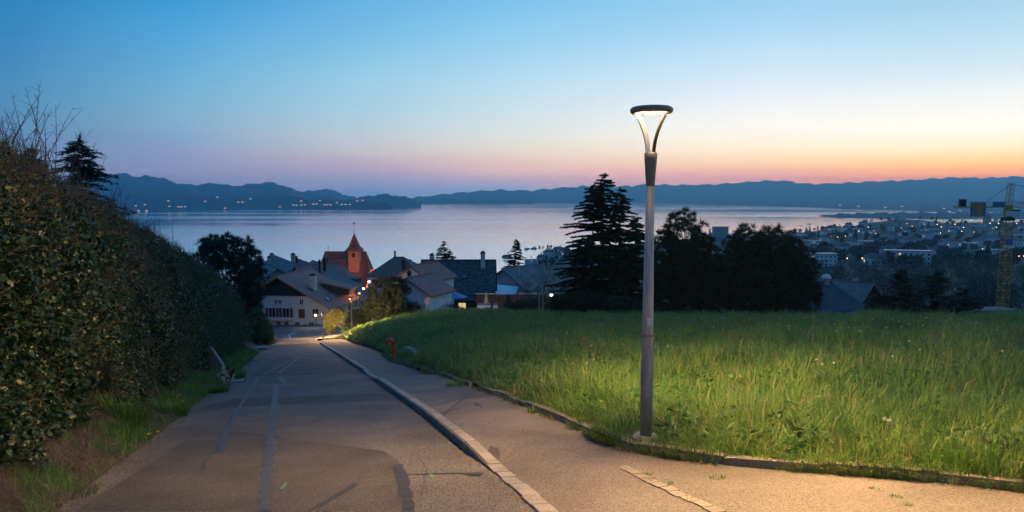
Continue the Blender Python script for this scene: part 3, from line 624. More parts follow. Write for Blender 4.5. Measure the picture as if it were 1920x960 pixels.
h, r = house('grey_roof_house', 'tan gabled terrace house with long grey tile roof and bright skylights', at(560, 497, 150), 8.5, 5.0, 12, 28, R(29.5), 'tan', 'tile_grey', .5, group='grey roofed terrace houses'); [skylight(h, -1, y, .35, 12, 5.0, 8.5, .8, 1.7) for y in (-8.4, -7.3, -6.2)]; chimney(h, -1.8, 8, 7.6, 1.8, .9, 'tan'); chimney(h, 1.5, -1, 7.7, 2.2, .9, 'tan'); skylight(h, -1, -9, .12, 12, 5.0, 8.5, .7, 1.2)
h, r = house('grey_roof_house', 'second grey roofed terrace house with two skylights nearer the church', at(602, 501, 166), 8.5, 5.0, 11, 26, R(29.5), 'greyw', 'tile_grey', .5, group='grey roofed terrace houses'); [skylight(h, -1, y, .42, 11, 5.0, 8.5, .8, 1.7) for y in (-9, -7.4)]; chimney(h, -1.2, 9, 7.8, 1.6, .6, 'darkm'); chimney(h, -2, -4, 7.2, 1.8, .9, 'greyw')
h, r = house('grey_roof_house', 'short grey roofed terrace house tucked against the church', at(612, 497, 184), 8.5, 5.4, 9, 16, R(29.5), 'greyw', 'tile_grey', .4, group='grey roofed terrace houses')
h, r = house('low_grey_house', 'low tan house with grey roof before the long terrace roof', at(520, 503, 140), 7.5, 4.6, 9, 22, R(29.5), 'tan', 'tile_grey', .5); skylight(h, -1, -3, .3, 9, 4.6, 7.5, .8, 1.3); chimney(h, 1.0, 4, 7, 1.6, .7, 'tan')
h, r = house('pink_gable_house', 'small house with reddish roof, dark gable and dormer below the church', at(624, 506, 148), 7.5, 4.6, 8.5, 5, R(-12), 'cream', 'tile_red', .5, gable='blackwood'); chimney(h, -2.5, -3.5, 6.4, 2.6, .5, 'darkm')
dm = MB().box(1.6, 4.6, -1.5, 2.0, 3.6, 5.4).build('dormer', M['woodb'], h); MB().box(1.0, 5.0, -1.9, 2.3, 5.4, 5.62).build('dormer_roof', M['tile_brown'], dm)
h, r = house('red_ridge_house', 'house showing a sliver of red roof behind the slate house', at(556, 497, 140), 8, 5, 11, 9, R(-60), 'tan', 'tile_red', .4)
# church
Dc = 196; ca = at(648, 472, Dc)
ch, r = house('church', 'old village church with steep brown roof and slim red spire', ca, 15.5, 4.5, 15, 16.4, R(90), 'greyw', 'tile_church', .6, hipf=2.2, hipb=2.2, center=True, cat_='church')
ch.rotation_euler.z = R(90)
wing, _r = None, None
# local axes: +y is world -x (left); -x ... world +y; front (towards the road) is local +x rotated: world -y = local -x
tw = Matrix.Identity(4)
TY = -(at(671, 470, Dc).x - ca.x); TX = -4.2; wt = 1.5
MB().box(TX - wt, TX + wt, TY - wt, TY + wt, 8.5, 16.3).build('tower', M['orangew'], ch)
e = 2.35; k = 1.3
sp = MB().add([(TX + a * e, TY + b * e, 16.1) for a, b in ((-1, -1), (1, -1), (1, 1), (-1, 1))] + [(TX + a * k, TY + b * k, 17.4) for a, b in ((-1, -1), (1, -1), (1, 1), (-1, 1))] + [(TX, TY, 21.2)], [(3, 2, 1, 0)] + [(i, (i + 1) % 4, 4 + (i + 1) % 4, 4 + i) for i in range(4)] + [(4 + i, 4 + (i + 1) % 4, 8) for i in range(4)]).build('spire', M['tile_church'], ch)
MB().tube([(TX, TY, 21.0), (TX, TY, 23.9)], [.09, .03], 6).build('finial', M['darkm'], sp)
MB().prism([(-.35, 23.9), (-.1, 23.7), (.12, 23.75), (.38, 24.05), (.3, 24.35), (.16, 24.02), (0, 23.95), (-.2, 24.15), (-.3, 24.1)], -.03, .03).build('weathercock', M['darkm'], sp).matrix_local = Matrix.Translation((TX, TY, 0)) @ Matrix.Rotation(math.pi / 2, 4, 'Z')
for zz in (14.9,): MB().box(TX - wt - .05, TX - wt + .02, TY - .45, TY + .35, zz - .5, zz + .7).build('belfry_opening', M['darkm'], ch)
MB().box(TX - e * .62, TX - e * .5, TY - .5, TY + .1, 17.0, 17.7).build('spire_dormer', M['darkm'], sp)
MB().tube([(0, 5.0, 15.4), (0, 5.0, 17.2)], .05, 5).tube([(0, 4.65, 16.7), (0, 5.35, 16.7)], .05, 5).build('ridge_cross', M['darkm'], ch)
# front lean-to roof of the church, lower and nearer
MB().hexa([(-10.2, -6.0, 3.6), (-10.2, 5.2, 3.6), (-3.0, 4.0, 13.4), (-3.0, -6.0, 13.4), (-10.4, -6.0, 3.9), (-10.4, 5.3, 3.9), (-3.0, 4.0, 13.75), (-3.0, -6.0, 13.75)]).build('side_roof', M['tile_church'], ch)
MB().box(-10, -7.4, -5.8, 5, -8, 3.5).build('side_wall', M['greyw'], ch)
# brown hipped house right of the church
h, r = house('brown_hip_house', 'broad house with brown hipped roof right of the church', at(748, 482, 172), 12, 8.2, 13, 13.5, R(90), 'greyw', 'tile_brown', .5, hipf=5.4, hipb=5.4, center=True); chimney(h, 0, 1, 11.8, 1.6, .4, 'darkm'); chimney(h, -3.2, -3.4, 10, 1.4, .5, 'greyw')
h, r = house('pink_lower_house', 'low pinkish tiled house below the brown hipped roof', at(740, 505, 178), 8, 4.2, 10, 12, R(90), 'tan', 'tile_red', .4, center=True, hipb=0); MB().lathe([(0.0, 4.6), (.35, 2.4), (.75, -2), (.75, -3)], 10, (-5.8, 3.5, 0)).build('turret_cone', M['blackwood'], h)
for px, lab in ((672, 'grey plaster house with lit lantern under the church tower'), (690, 'small plaster house beside the orange lanterns')):
    h, r = house('lane_house', lab, at(px, 540, 182), 6, 4, 6, 7, R(20), 'greyw', 'tile_brown', .3)
# white house with pinkish roof by the field
h, r = house('garden_house', 'small white gabled house with mauve roof at the field edge', at(765, 521, 76), 4.0, 2.4, 5.6, 5, R(-24), 'white', 'tile_red', .4, down=3)
MB().box(-2.4, 1.3, -3.6, -2.5, 1.25, 1.4).build('awning', M['blue'], h); MB().box(.9, 2.2, -2.56, -2.49, -.6, 1.05).build('door', M['frame'], h); MB().box(2.66, 2.9, -2.7, -2.45, -3, 2.3).build('corner_post', M['white'], h); chimney(h, -1.1, -.5, 3.4, .9, .35, 'darkm')
MB().box(-2.6, .8, -2.58, -2.49, -1.2, 1.0).build('dark_opening', M['woodb'], h)
h, r = house('rear_garden_house', 'white house with pink roof behind the small mauve roofed house', at(772, 498, 84), 5.6, 4.0, 5.2, 6, R(-24), 'white', 'tile_red', .4, down=3); chimney(h, -1.8, -2, 4.9, 1.1, .35, 'darkm')
# big mossy roofed house
D = 97; bh, r = house('mossy_roof_house', 'large old house with mossy tile roof and two chimneys beyond the field', at(860, 488, D), 6.6, 1.9, 11.0, 10.0, R(90), 'woodb', 'tile_moss', .4, center=True, gable='cream')
chimney(bh, -.9, at(860, 488, D).x - at(906, 488, D).x, 6.2, 1.5, .62, 'cream'); chimney(bh, 1.2, at(860, 488, D).x - at(808, 488, D).x, 6.2, 1.0, .6, 'greyw')
for px in (848, 873): skylight(bh, -1, at(860, 488, D).x - at(px, 488, D).x, .55, 11, 1.9, 6.6, .7, .8)
pl_ = place_on('L', 11, 10)
for px, w, lit in ((846, .75, 'winlit'), (872, .95, 'winlit'), (851.5, .4, None)):
    window(bh, pl_, at(px, 560, 91.5).x - at(860, 560, 91.5).x, .0, w, 1.55, M[lit] if lit else None)
MB().box(-6.4, -5.55, -5, 5, 1.62, 1.72).build('eave_beam', M['blackwood'], bh)
# house with conservatory to its right
h, r = house('conservatory_house', 'house with grey roof and pale glazed lean-to beside the mossy roof', at(944, 504, 112), 6.4, 3.4, 9, 8, R(-35), 'greyw', 'tile_grey', .4); chimney(h, 1.6, -2, 5.4, 1.7, .3, 'zinc'); skylight(h, 1, -1.5, .5, 9, 3.4, 6.4, .5, .9)
c0 = at(945, 548, 104); cs = tag(empty('conservatory', (c0.x, c0.y, c0.z - 2.3), R(-8)), 'pale glazed lean-to with white roof beyond the wooden fence', 'conservatory')
MB().hexa([(-1.9, -1.6, 2.2), (1.9, -1.6, 1.9), (1.9, 1.6, 2.9), (-1.9, 1.6, 3.2), (-1.9, -1.6, 2.32), (1.9, -1.6, 2.02), (1.9, 1.6, 3.02), (-1.9, 1.6, 3.32)]).build('roof', M['white'], cs)
for i in range(5): MB().box(-1.8 + i * .86, -1.72 + i * .86, -1.5, -1.42, -2, 2.05).build('post', M['frame'], cs)
for i in range(4): MB().box(-1.71 + i * .86, -.95 + i * .86, -1.47, -1.45, -2, 1.95).build('pane', M['glass'], cs)
# dark roofed house right of the pines
D = 58; dh, r = house('dark_roof_house', 'dark hipped slate roof with a skylight just beyond the grass crest', at(1518, 529, D), 7.4, 1.0, 14, 18.8, R(90), 'blackwood', 'tile_teal', .4, center=True, hipf=7.5, hipb=6)
dh.scale = (1, 1, 1)
yy = at(1518, 529, D).x
skylight(dh, -1, yy - at(1562, 529, 55.5).x, .56, 14, 1.0, 7.4, 1.2, 1.3)
y1_ = yy - at(1566, 529, 56).x
def slope_pt(f, dy, lift): return Vector((-7 * (1 - f), y1_ + dy, 1.0 + 6.4 * f)) + Vector((-6.4, 0, 7)).normalized() * lift
MB().hexa([slope_pt(.02, .9, .01), slope_pt(.02, -.5, .01), slope_pt(.46, -.45, .01), slope_pt(.46, .65, .01), slope_pt(.02, .9, .05), slope_pt(.02, -.5, .05), slope_pt(.46, -.45, .05), slope_pt(.46, .65, .05)]).build('zinc_panel', M['zinc'], dh)
v0 = at(1549, 529, D); vt = MB().tube([(0, yy - v0.x, 7.0), (0, yy - v0.x, 7.75)], .28, 10).build('vent', M['zinc'], dh); MB().lathe([(.4, 7.75), (.36, 7.95), (.2, 8.08), (0, 8.1)], 12, (0, yy - v0.x, 0)).build('vent_cap', M['white'], vt, True)
h, r = house('far_tiled_house', 'house with ribbed tile roof and dark gable behind the spreading evergreens', at(1634, 531, 108), 6, 3.4, 7.5, 8, R(38), 'woodb', 'tile_grey', .5, gable='blackwood'); chimney(h, 1, -1, 5.4, 1.2, .6, 'greyw')
h, r = house('site_roof', 'low flat sheet roof below the tower crane', at(1880, 584, 75), 1.4, 1.2, 9, 6, R(90), 'woodb', 'tile_teal', .2, center=True, cat_='shed')

# ================================================================== fence, parasols, small garden things
fn = tag(empty('garden_fence', at(958, 578, 84)), 'brown board garden fence before the conservatory', 'fence')
for i in range(34): MB().box(-4.4 + i * .26, -4.4 + i * .26 + .245, -.02, .02, -1, 1.75 + .01 * math.sin(i * 5)).build('board', M['woodb'], fn)
MB().box(-4.5, 4.5, -.05, .05, 1.78, 1.86).build('top_rail', M['frame'], fn)
p = at(912, 578, 80); pr = tag(empty('closed_parasol', p), 'closed tan garden parasol standing before the fence', 'parasol'); MB().tube([(0, 0, -.6), (0, 0, 2.0)], .03, 6).build('pole', M['darkm'], pr); MB().lathe([(.02, 2.0), (.1, 1.7), (.22, 1.0), (.36, .35), (.3, .3), (0, .32)], 10).build('canopy', M['cloth'], pr, True)
p = at(848, 574, 84); pr = tag(empty('open_parasol', p), 'open blue parasol below the mossy roof eaves', 'parasol'); MB().tube([(0, 0, -.6), (0, 0, 1.9)], .03, 6).build('pole', M['darkm'], pr); MB().lathe([(0, 1.95), (.9, 1.6), (1.9, 1.2), (1.88, 1.17), (.9, 1.55), (0, 1.9)], 8).build('canopy', M['blue'], pr)
for i, px in enumerate((899, 907, 916, 929)):
    p = at(px, 578, 79); q = tag(empty('garden_chair', p), 'low pale blue garden chair on the lawn by the closed parasol', 'chair', 'low garden chairs'); MB().box(-.25, .25, -.25, .25, -.2, .3).build('seat', M['white'], q); MB().box(-.25, .25, .18, .27, .3, .55).build('backrest', M['blue'], q)

# ================================================================== signs and lanterns at the junction
p = at(603, 612, 84); sg = tag(empty('direction_sign', p), 'white framed direction sign on a post at the junction', 'sign'); MB().tube([(.4, 0, -1.5), (.4, 0, 1.6)], .04, 8).build('post', M['galv'], sg)
MB().box(-.4, .4, -.07, -.04, .62, 1.38).build('border', M['signw'], sg); MB().box(-.34, .34, -.085, -.07, .68, 1.32).build('panel', M['signg'], sg)
for k in range(3): MB().box(-.26, .2 - .1 * k, -.092, -.085, .78 + k * .18, .84 + k * .18).build('text_line', M['signw'], sg)
p = at(610, 612, 83); sg = tag(empty('oval_sign', p), 'low oval grey plate on a post below the direction sign', 'sign'); MB().tube([(0, 0, -1.5), (0, 0, .3)], .035, 8).build('post', M['galv'], sg)
o = MB().add([(.38 * math.cos(a), -.05, .45 + .25 * math.sin(a)) for a in np.linspace(0, 6.283, 20)[:-1]], [tuple(range(19))]).build('plate', M['signw'], sg); MB().add([(.33 * math.cos(a), -.06, .45 + .2 * math.sin(a)) for a in np.linspace(0, 6.283, 20)[:-1]], [tuple(range(19))]).build('plate_face', M['signg'], sg)
def lantern(px, py, D, r, m, label, power=0, col=(1, .5, .15), post=3.0, bracket=False, group='village lanterns'):
    p = at(px, py, D); o = tag(empty('lantern', p), label, 'lantern', group)
    MB().tube([(0, .12, -post), (0, .12, r)], .05, 6).build('post', M['darkm'], o); MB().lathe([(0, -r), (r * .7, -r * .7), (r, 0), (r * .7, r * .7), (0, r)], 10).build('globe', M[m], o, True); MB().lathe([(r * 1.1, r * .75), (r * .5, r * 1.2), (0, r * 1.35)], 10).build('cap', M['darkm'], o)
    if power:
        ld = bpy.data.lights.new('lantern_light', 'POINT'); ld.energy = power; ld.color = col; ld.shadow_soft_size = r; lo = bpy.data.objects.new('lantern_light', ld); lo.location = (-r - .2, -r * .3, .2); link(lo, o)
lantern(592, 591, 98, .22, 'warm', 'warm globe lantern on a post before the white farmhouse', 260, (1, .7, .35), 3)
lantern(698, 522, 171, .6, 'orange', 'bright orange lantern right of the church tower', 7500, (1, .33, .08), 6)
lantern(701, 514, 172, .36, 'orange', 'smaller reddish lantern above the bright orange one', 900, (1, .3, .08), 6)
lantern(692, 528, 164, .36, 'whitel', 'small white lantern below the bright orange one', 0)
lantern(667, 538, 116, .24, 'warm', 'warm lantern on the grey house under the church roof', 120, (1, .55, .2), 4)
lantern(682, 541, 118, .24, 'warm', 'warm lantern between the lane houses', 100, (1, .5, .2), 4)
lantern(674, 550, 114, .2, 'orange', 'dim orange lantern lowest in the village lane', 80, (1, .45, .15), 4)
lantern(637, 549, 120, .16, 'orange', 'faint orange lantern on the slate house annex', 30, (1, .45, .15), 4)
lantern(1034, 553, 58, .14, 'whitel', 'small white lantern glowing among the bushes by the cedar', 25, (1, .85, .6), 2)
p = at(1018, 580, 56); o = tag(empty('utility_pole', p), 'plain thin grey lamp pole beside the blossoming tree', 'pole'); MB().tube([(0, 0, -1), (0, 0, 4.05)], [.075, .05], 8).build('pole', M['galv'], o); MB().box(-.05, .55, -.06, .06, 4.02, 4.1).build('lamp_arm', M['darkm'], o)
p = at(1011, 580, 57); o = tag(empty('short_post', p), 'short grey post beside the thin lamp pole', 'post'); MB().tube([(0, 0, -1), (0, 0, 1.3)], .05, 8).build('post', M['galv'], o); MB().lathe([(.06, 1.3), (.05, 1.36), (0, 1.38)], 8).build('cap', M['galv'], o)
p = at(738, 590, 72); o = tag(empty('thin_mast', p), 'thin green mast rising from the dark shrubs', 'mast'); MB().tube([(0, 0, -1), (0, 0, 4.6)], .05, 6).build('pole', M['stem'], o); MB().box(-.08, .08, -.08, .08, 4.6, 4.72).build('cap', M['darkm'], o)

# ================================================================== red standpipe, headwall, slab
def fhit(px, py, up=0):
    d = ray(px, py); t = 4.0
    while t < 90 and (d * t).z > float(field_z((d * t).x, (d * t).y)) + up: t *= 1.003
    p = d * t; return Vector((p.x, p.y, float(field_z(p.x, p.y))))
q = fhit(738, 668); hy = tag(empty('red_standpipe', q), 'red cane shaped water standpipe by the pavement', 'standpipe')
hp = [(0, 0, -.2), (0, 0, .25), (-.01, 0, .5)] + [(-.12 + .12 * math.cos(a), 0, .55 + .12 * math.sin(a)) for a in np.linspace(0, 2.9, 9)] + [(-.245, 0, .52)]
MB().tube(hp, .068, 12).build('pipe', M['red'], hy, True); MB().lathe([(.12, -.1), (.12, .03), (.1, .05), (.07, .05)], 12).build('flange', M['red'], hy); MB().tube([(-.245, 0, .535), (-.25, 0, .49)], .08, 12).build('outlet_ring', M['red'], hy)
a_, b_, c2_ = fhit(713, 671, .12) + Vector((0, 0, .12)), fhit(764, 650, .2) + Vector((0, 0, .2)), fhit(781, 660, .2) + Vector((0, 0, .2))
hw_ = tag(empty('concrete_headwall', (0, 0, 0)), 'low angled concrete headwall behind the red standpipe', 'wall')
for p1, p2 in ((a_, b_), (b_, c2_)):
    d = (p2 - p1); d.z = 0; d.normalize(); n = Vector((-d.y, d.x, 0)) * .09; zt1, zt2 = p1.z, p2.z
    MB().hexa([p1 - n + Vector((0, 0, -1.2)), p2 - n + Vector((0, 0, -1.2)), p2 + n + Vector((0, 0, -1.2)), p1 + n + Vector((0, 0, -1.2)), p1 - n, p2 - n, p2 + n, p1 + n]).build('coping', M['concrete'], hw_)
sb = gnd(412, 706); slz = float(bank_z(sb.x, sb.y)) + .05; so = tag(empty('concrete_slab', (sb.x, sb.y, slz), R(-8)), 'upright concrete slab in the grass below the hedge', 'slab')
MB().add([(-.45, 0, -.3), (.12, 0, -.3), (.12, 0, .22), (-.3, 0, .8), (-.45, 0, .8), (-.45, .12, -.3), (.12, .12, -.3), (.12, .12, .22), (-.3, .12, .8), (-.45, .12, .8)], [(0, 1, 2, 3, 4), (9, 8, 7, 6, 5), (0, 5, 6, 1), (1, 6, 7, 2), (2, 7, 8, 3), (3, 8, 9, 4), (4, 9, 5, 0)]).build('face', M['concrete'], so)
MB().box(-.62, -.46, -.05, .17, -.3, .75).build('post', M['stone'], so)
pb = gnd(496, 656); o = tag(empty('entrance_stone', (pb.x, pb.y, float(plane(pb.x, pb.y)))), 'pale stone kerb block at the driveway past the hedge', 'stone'); MB().box(-1.2, .3, -.3, .3, -.4, .2).build('block', M['stone'], o); MB().box(-2.5, -1.25, -.5, .3, -.4, .32).build('step', M['stone'], o)

# ================================================================== tower crane
D = 150; ct = at(1891, 388, D); gzc = float(ground_z(ct.x, ct.y)); cr = tag(empty('tower_crane', (ct.x, ct.y, gzc), R(0)), 'yellow lattice tower crane with counterweight rising from the valley', 'crane'); zt = ct.z - gzc
def lattice(mb, p, q, w, n, r=.085, tri=False):
    p, q = Vector(p), Vector(q); d = (q - p) / n; up = Vector((0, 0, 1)) if abs(d.normalized().z) < .9 else Vector((0, 1, 0)); a = d.cross(up).normalized() * w / 2; b = d.cross(a).normalized() * w / 2
    cs = [-a - b, a - b, a + b, -a + b] if not tri else [-a - b, a - b, b]
    for c in cs: mb.tube([p + c, q + c], r, 4)
    for i in range(n):
        for j in range(len(cs)):
            k = (j + 1) % len(cs); u0, u1 = p + d * i, p + d * (i + 1)
            mb.tube([u0 + cs[j], u1 + cs[k]] if i % 2 else [u0 + cs[k], u1 + cs[j]], r * .6, 3, cap=False); mb.tube([u1 + cs[j], u1 + cs[k]], r * .6, 3, cap=False)
m = MB(); lattice(m, (0, 0, -3), (0, 0, zt - 3.0), 1.6, int(zt / 1.5)); m.build('mast', M['crane'], cr)
MB().box(-.95, .95, -.95, .95, zt - 3.0, zt - 2.3).build('slewing_ring', M['darkm'], cr); MB().box(-.6, .6, -.6, .6, zt - 2.3, zt + .4).build('turntable', M['crane'], cr)
MB().box(.5, 2.2, -.7, .5, zt - 1.9, zt - .6).build('operator_cab', M['glass'], cr); MB().box(-1.1, 2.0, -1.0, -.8, zt - 2.0, zt - .9).build('sign_board', M['signw'], cr); MB().box(-.75, .75, -.9, -.82, zt - 8.3, zt - 7.0).build('blue_board', M['blueboard'], cr)
m = MB(); lattice(m, (0, 0, zt + .3), (.25, 0, zt + 5.1), .9, 4, .06); m.build('apex_frame', M['crane'], cr)
m = MB().box(-11.8, -.6, -.55, -.35, zt - .15, zt + .12).box(-11.8, -.6, .35, .55, zt - .15, zt + .12)
for i in range(12): m.box(-11.6 + i, -11.5 + i, -.35, .35, zt - .1, zt + .05)
cj = m.build('counter_jib', M['crane'], cr)
m = MB().tube([(-11.8, -.5, zt + 1.1), (-.6, -.5, zt + 1.1)], .03, 4)
for i in range(12): m.tube([(-11.7 + i, -.5, zt + .1), (-11.7 + i, -.5, zt + 1.1)], .025, 4)
m.build('railing', M['darkm'], cj); MB().box(-8.1, -5.3, -.5, .5, zt - 2.1, zt + 1.0).build('counterweight', M['concrete'], cr); MB().box(-7.2, -6.2, -.54, -.5, zt - 2.0, zt + .9).build('counterweight_panel', M['crane'], cr); MB().box(-10.8, -9.6, -.4, .4, zt + .1, zt + 1.7).build('winch', M['darkm'], cr); MB().box(-3.9, -1.2, -.6, -.5, zt + .1, zt + 1.1).build('name_board', M['blueboard'], cr)
m = MB(); lattice(m, (.6, 0, zt + .5), (38, 0, zt + .5), 1.2, 24, .06, True); m.build('jib', M['crane'], cr)
MB().tube([(.2, 0, zt + 5), (-5.2, 0, zt + .9)], .045, 4).build('tie_bar', M['darkm'], cr); MB().tube([(.2, 0, zt + 5), (22, 0, zt + 1.3)], .045, 4).build('tie_bar', M['darkm'], cr)

# ================================================================== TREES AND SHRUBS
def sub(tree, V, T, mats, mi=None, name='crown', kind=None):
    o = npmesh(name, V, T, mats, tree, mi)
    if kind: o['kind'] = kind
    return o
def trunk(tree, hgt, r, name='trunk', mat_='bark', bend=.1):
    pts = [(random.uniform(-bend, bend) * i / 5, random.uniform(-bend, bend) * i / 5, -1.2 + (hgt + 1.2) * i / 6) for i in range(7)]
    MB().tube(pts, [r * (1 - .88 * i / 6) for i in range(7)], 8).build(name, M[mat_], tree)
def layered(name, label, base, leaders, mats, cat_='tree', spray=.42, dens=1.0, droop=.12, group=None, step=.42, wd=.07, skirt=1.0, cone=.85):
    # conifer with tiers of flat branches; leaders: (dx, dy, height, radius)
    o = tag(empty(name, base), label, cat_, group); P = []; Dd = []; Ls = []; bm_ = MB()
    for dx, dy, hh, rad in leaders:
        lean = random.uniform(-.03, .05)
        MB().tube([(dx * .3, dy * .3, -1.5), (dx, dy, hh * .35), (dx + lean * hh, dy, hh)], [.04 + hh * .012, .02 + hh * .008, .012], 7).build('trunk', M['bark'], o)
        z = .4
        while z < hh - .1:
            k = z / hh; L0 = rad * (1 - k) ** cone * (.75 + .25 * min(1, k * 5)) * skirt + .12
            for b in range(random.randint(5, 7)):
                az_ = random.uniform(0, 6.283); L1 = L0 * random.uniform(.55, 1.12); c = Vector((math.cos(az_), math.sin(az_), 0)); n = max(3, int(L1 / .16 * dens)); z0 = z + random.uniform(-.15, .15); cx = dx + lean * z
                rise = random.uniform(-.05, .2)
                if L1 > .6: bm_.tube([(cx, dy, z0), (cx + c.x * L1 * .5, dy + c.y * L1 * .5, z0 + rise * L1 * .5), (cx + c.x * L1 * .95, dy + c.y * L1 * .95, z0 + (rise - droop * 1.6) * L1 * .7)], [.02 + .012 * L1, .018, .008], 4, cap=False)
                for i in range(n):
                    t = (i + random.random()) / n; r_ = L1 * t; zz = z0 + rise * r_ - droop * 1.3 * r_ * t
                    w = spray * (1.05 - .55 * t)
                    for sd in (-1, 1, -1, 1, 0):
                        P.append((cx + c.x * r_ + random.uniform(-.06, .06), dy + c.y * r_ + random.uniform(-.06, .06), zz + random.uniform(-.05, .05)))
                        sv_ = Vector((c.x * .8 - c.y * sd * random.uniform(.4, 1), c.y * .8 + c.x * sd * random.uniform(.4, 1), random.uniform(-.35, .15))); Dd.append(sv_.normalized()); Ls.append(w * random.uniform(.6, 1.2))
            z += step * random.uniform(.7, 1.25) * (1 if k < .75 else .7)
        for i in range(8): P.append((dx + lean * hh, dy, hh - .25)); Dd.append(Vector((random.uniform(-.4, .4), random.uniform(-.4, .4), 1)).normalized()); Ls.append(.4)
    if bm_.v: bm_.build('limbs', M['bark'], o)
    P = np.array(P); Dd = np.array([tuple(v) for v in Dd]); V, T = needles(P, Dd, np.array(Ls), np.full(len(P), wd)); sub(o, V, T, [M[m_] for m_ in mats], RNG.integers(0, len(mats), len(T)), kind='stuff')
    return o
def puffy(name, label, base, lobes, mats, n, puff=.32, nn=34, wd=.05, cat_='tree', trunk_h=None, group=None, up=.35, shell=.55, leafy=False, stems=None, ll=None):
    # crown of many tufts spread through lobes: (cx, cy, cz, rx, ry, rz)
    o = tag(empty(name, base), label, cat_, group); lb = np.array(lobes, float); vol = lb[:, 3] * lb[:, 4] * lb[:, 5]; pick = RNG.choice(len(lb), n, p=vol ** .75 / (vol ** .75).sum())
    d = rdir(n); rad = 1 - shell * RNG.random(n) ** 1.6; rad = rad * (1 + .12 * np.sin(d[:, 0] * 9 + pick) * np.sin(d[:, 2] * 8 + d[:, 1] * 7))
    C = lb[pick, :3] + d * lb[pick, 3:] * rad[:, None]
    if trunk_h: trunk(o, trunk_h, .05 + trunk_h * .022)
    m = MB(); th_ = trunk_h or .2
    for i in range(min(60, n // 8)):
        c = C[i * 7 % n]; m.tube([(0, 0, th_ * random.uniform(.3, .8)), (c[0] * .5, c[1] * .5, (c[2] + th_ * .5) * .52), tuple(c)], [.05, .03, .012], 4, cap=False)
    m.build('limbs', M['bark'], o)
    od = nrm(d + np.array([[0, 0, up]])); ci = np.repeat(np.arange(n), nn); dd = nrm(rdir(len(ci)) + od[ci] * .9)
    P = C[ci] + dd * puff * RNG.random((len(ci), 1)) * (.6 if not leafy else 1.0)
    if leafy: V, T = leaves(P, dd, np.full(len(P), ll or .09), np.full(len(P), (ll or .09) * .6))
    else: V, T = needles(P, dd, puff * (.5 + .7 * RNG.random(len(P))), np.full(len(P), wd))
    mi = RNG.integers(0, len(mats), n)[ci]; mi = np.repeat(mi, len(T) // len(P)); sub(o, V, T, [M[m_] for m_ in mats], mi, kind='stuff')
    return o
def onb(px, D, dz=0): 
    x = U(px) * D; return (x, D, float(ground_z(x, D)) + dz)
# cedar
D = 56; b = onb(1128, D, .3); hz = at(1128, 326, D).z - b[2]; mpp = D / F
layered('cedar_tree', 'tall dark cedar with several leaning tops beside the lamp post', b, [(0 * mpp, 0, hz, 4.0), (-18 * mpp, .5, hz - 16 * mpp, 4.9), (32 * mpp, -.3, hz - 26 * mpp, 4.2), (62 * mpp, .6, hz - 82 * mpp, 3.2), (-35 * mpp, -.5, hz - 120 * mpp, 4.4), (45 * mpp, -.8, hz - 140 * mpp, 3.8)], ['needle', 'needle2'], spray=.4, step=.4, droop=.12, wd=.11, dens=2.2, cone=.65)
# pines
def lob(px, py, D, rpx, rpy, b, ry=None):
    p = at(px, py, D); return (p.x - b[0], random.uniform(-.6, .6), p.z - b[2], rpx * D / F, (ry or rpx) * D / F, rpy * D / F)
D = 55; b = onb(1285, D); puffy('pine_tree', 'dark rounded pine with pointed top right of the lamp post', b, [lob(*q, b) for q in [(1280, 440, D, 36, 44), (1250, 480, D, 36, 50), (1310, 480, D, 34, 42), (1285, 530, D, 58, 62), (1245, 540, D, 30, 55), (1322, 540, D, 34, 50)]], ['needle', 'needle2'], 1500, .36, 36, .06, trunk_h=6, group='dark pines beyond the crest')
D = 52; b = onb(1430, D); puffy('pine_tree', 'broad dark pine with knobbly flat crown between pointed pine and slate roof', b, [lob(*q, b) for q in [(1400, 465, D, 40, 42), (1450, 470, D, 45, 42), (1375, 500, D, 38, 48), (1480, 505, D, 40, 50), (1430, 535, D, 85, 60), (1500, 550, D, 32, 38), (1360, 555, D, 36, 42)]], ['needle', 'needle2'], 2100, .36, 36, .06, trunk_h=5, group='dark pines beyond the crest')
D = 56; b = (U(430) * D, D, float(plane(U(430) * D, D))); puffy('pine_tree', 'dark knobbly pine rising behind the clipped hedge end', b, [lob(*q, b) for q in [(420, 475, D, 48, 34), (455, 490, D, 34, 46), (470, 530, D, 26, 50), (400, 480, D, 32, 34), (450, 560, D, 40, 60)]], ['needle', 'needle2'], 1000, .36, 34, .05, trunk_h=5)
# spreading evergreens right
D = 50; b = onb(1735, D); layered('juniper', 'wide spreading dark juniper before the tower crane', b, [(-40 * D / F, 0, at(1697, 505, D).z - b[2], 3.0), (28 * D / F, .4, at(1775, 508, D).z - b[2], 3.4), (-75 * D / F, .3, at(1660, 550, D).z - b[2], 2.4), (75 * D / F, 0, at(1815, 540, D).z - b[2], 2.6)], ['yew', 'needle'], cat_='shrub', droop=-.12, spray=.4, step=.4, wd=.1, dens=1.6)
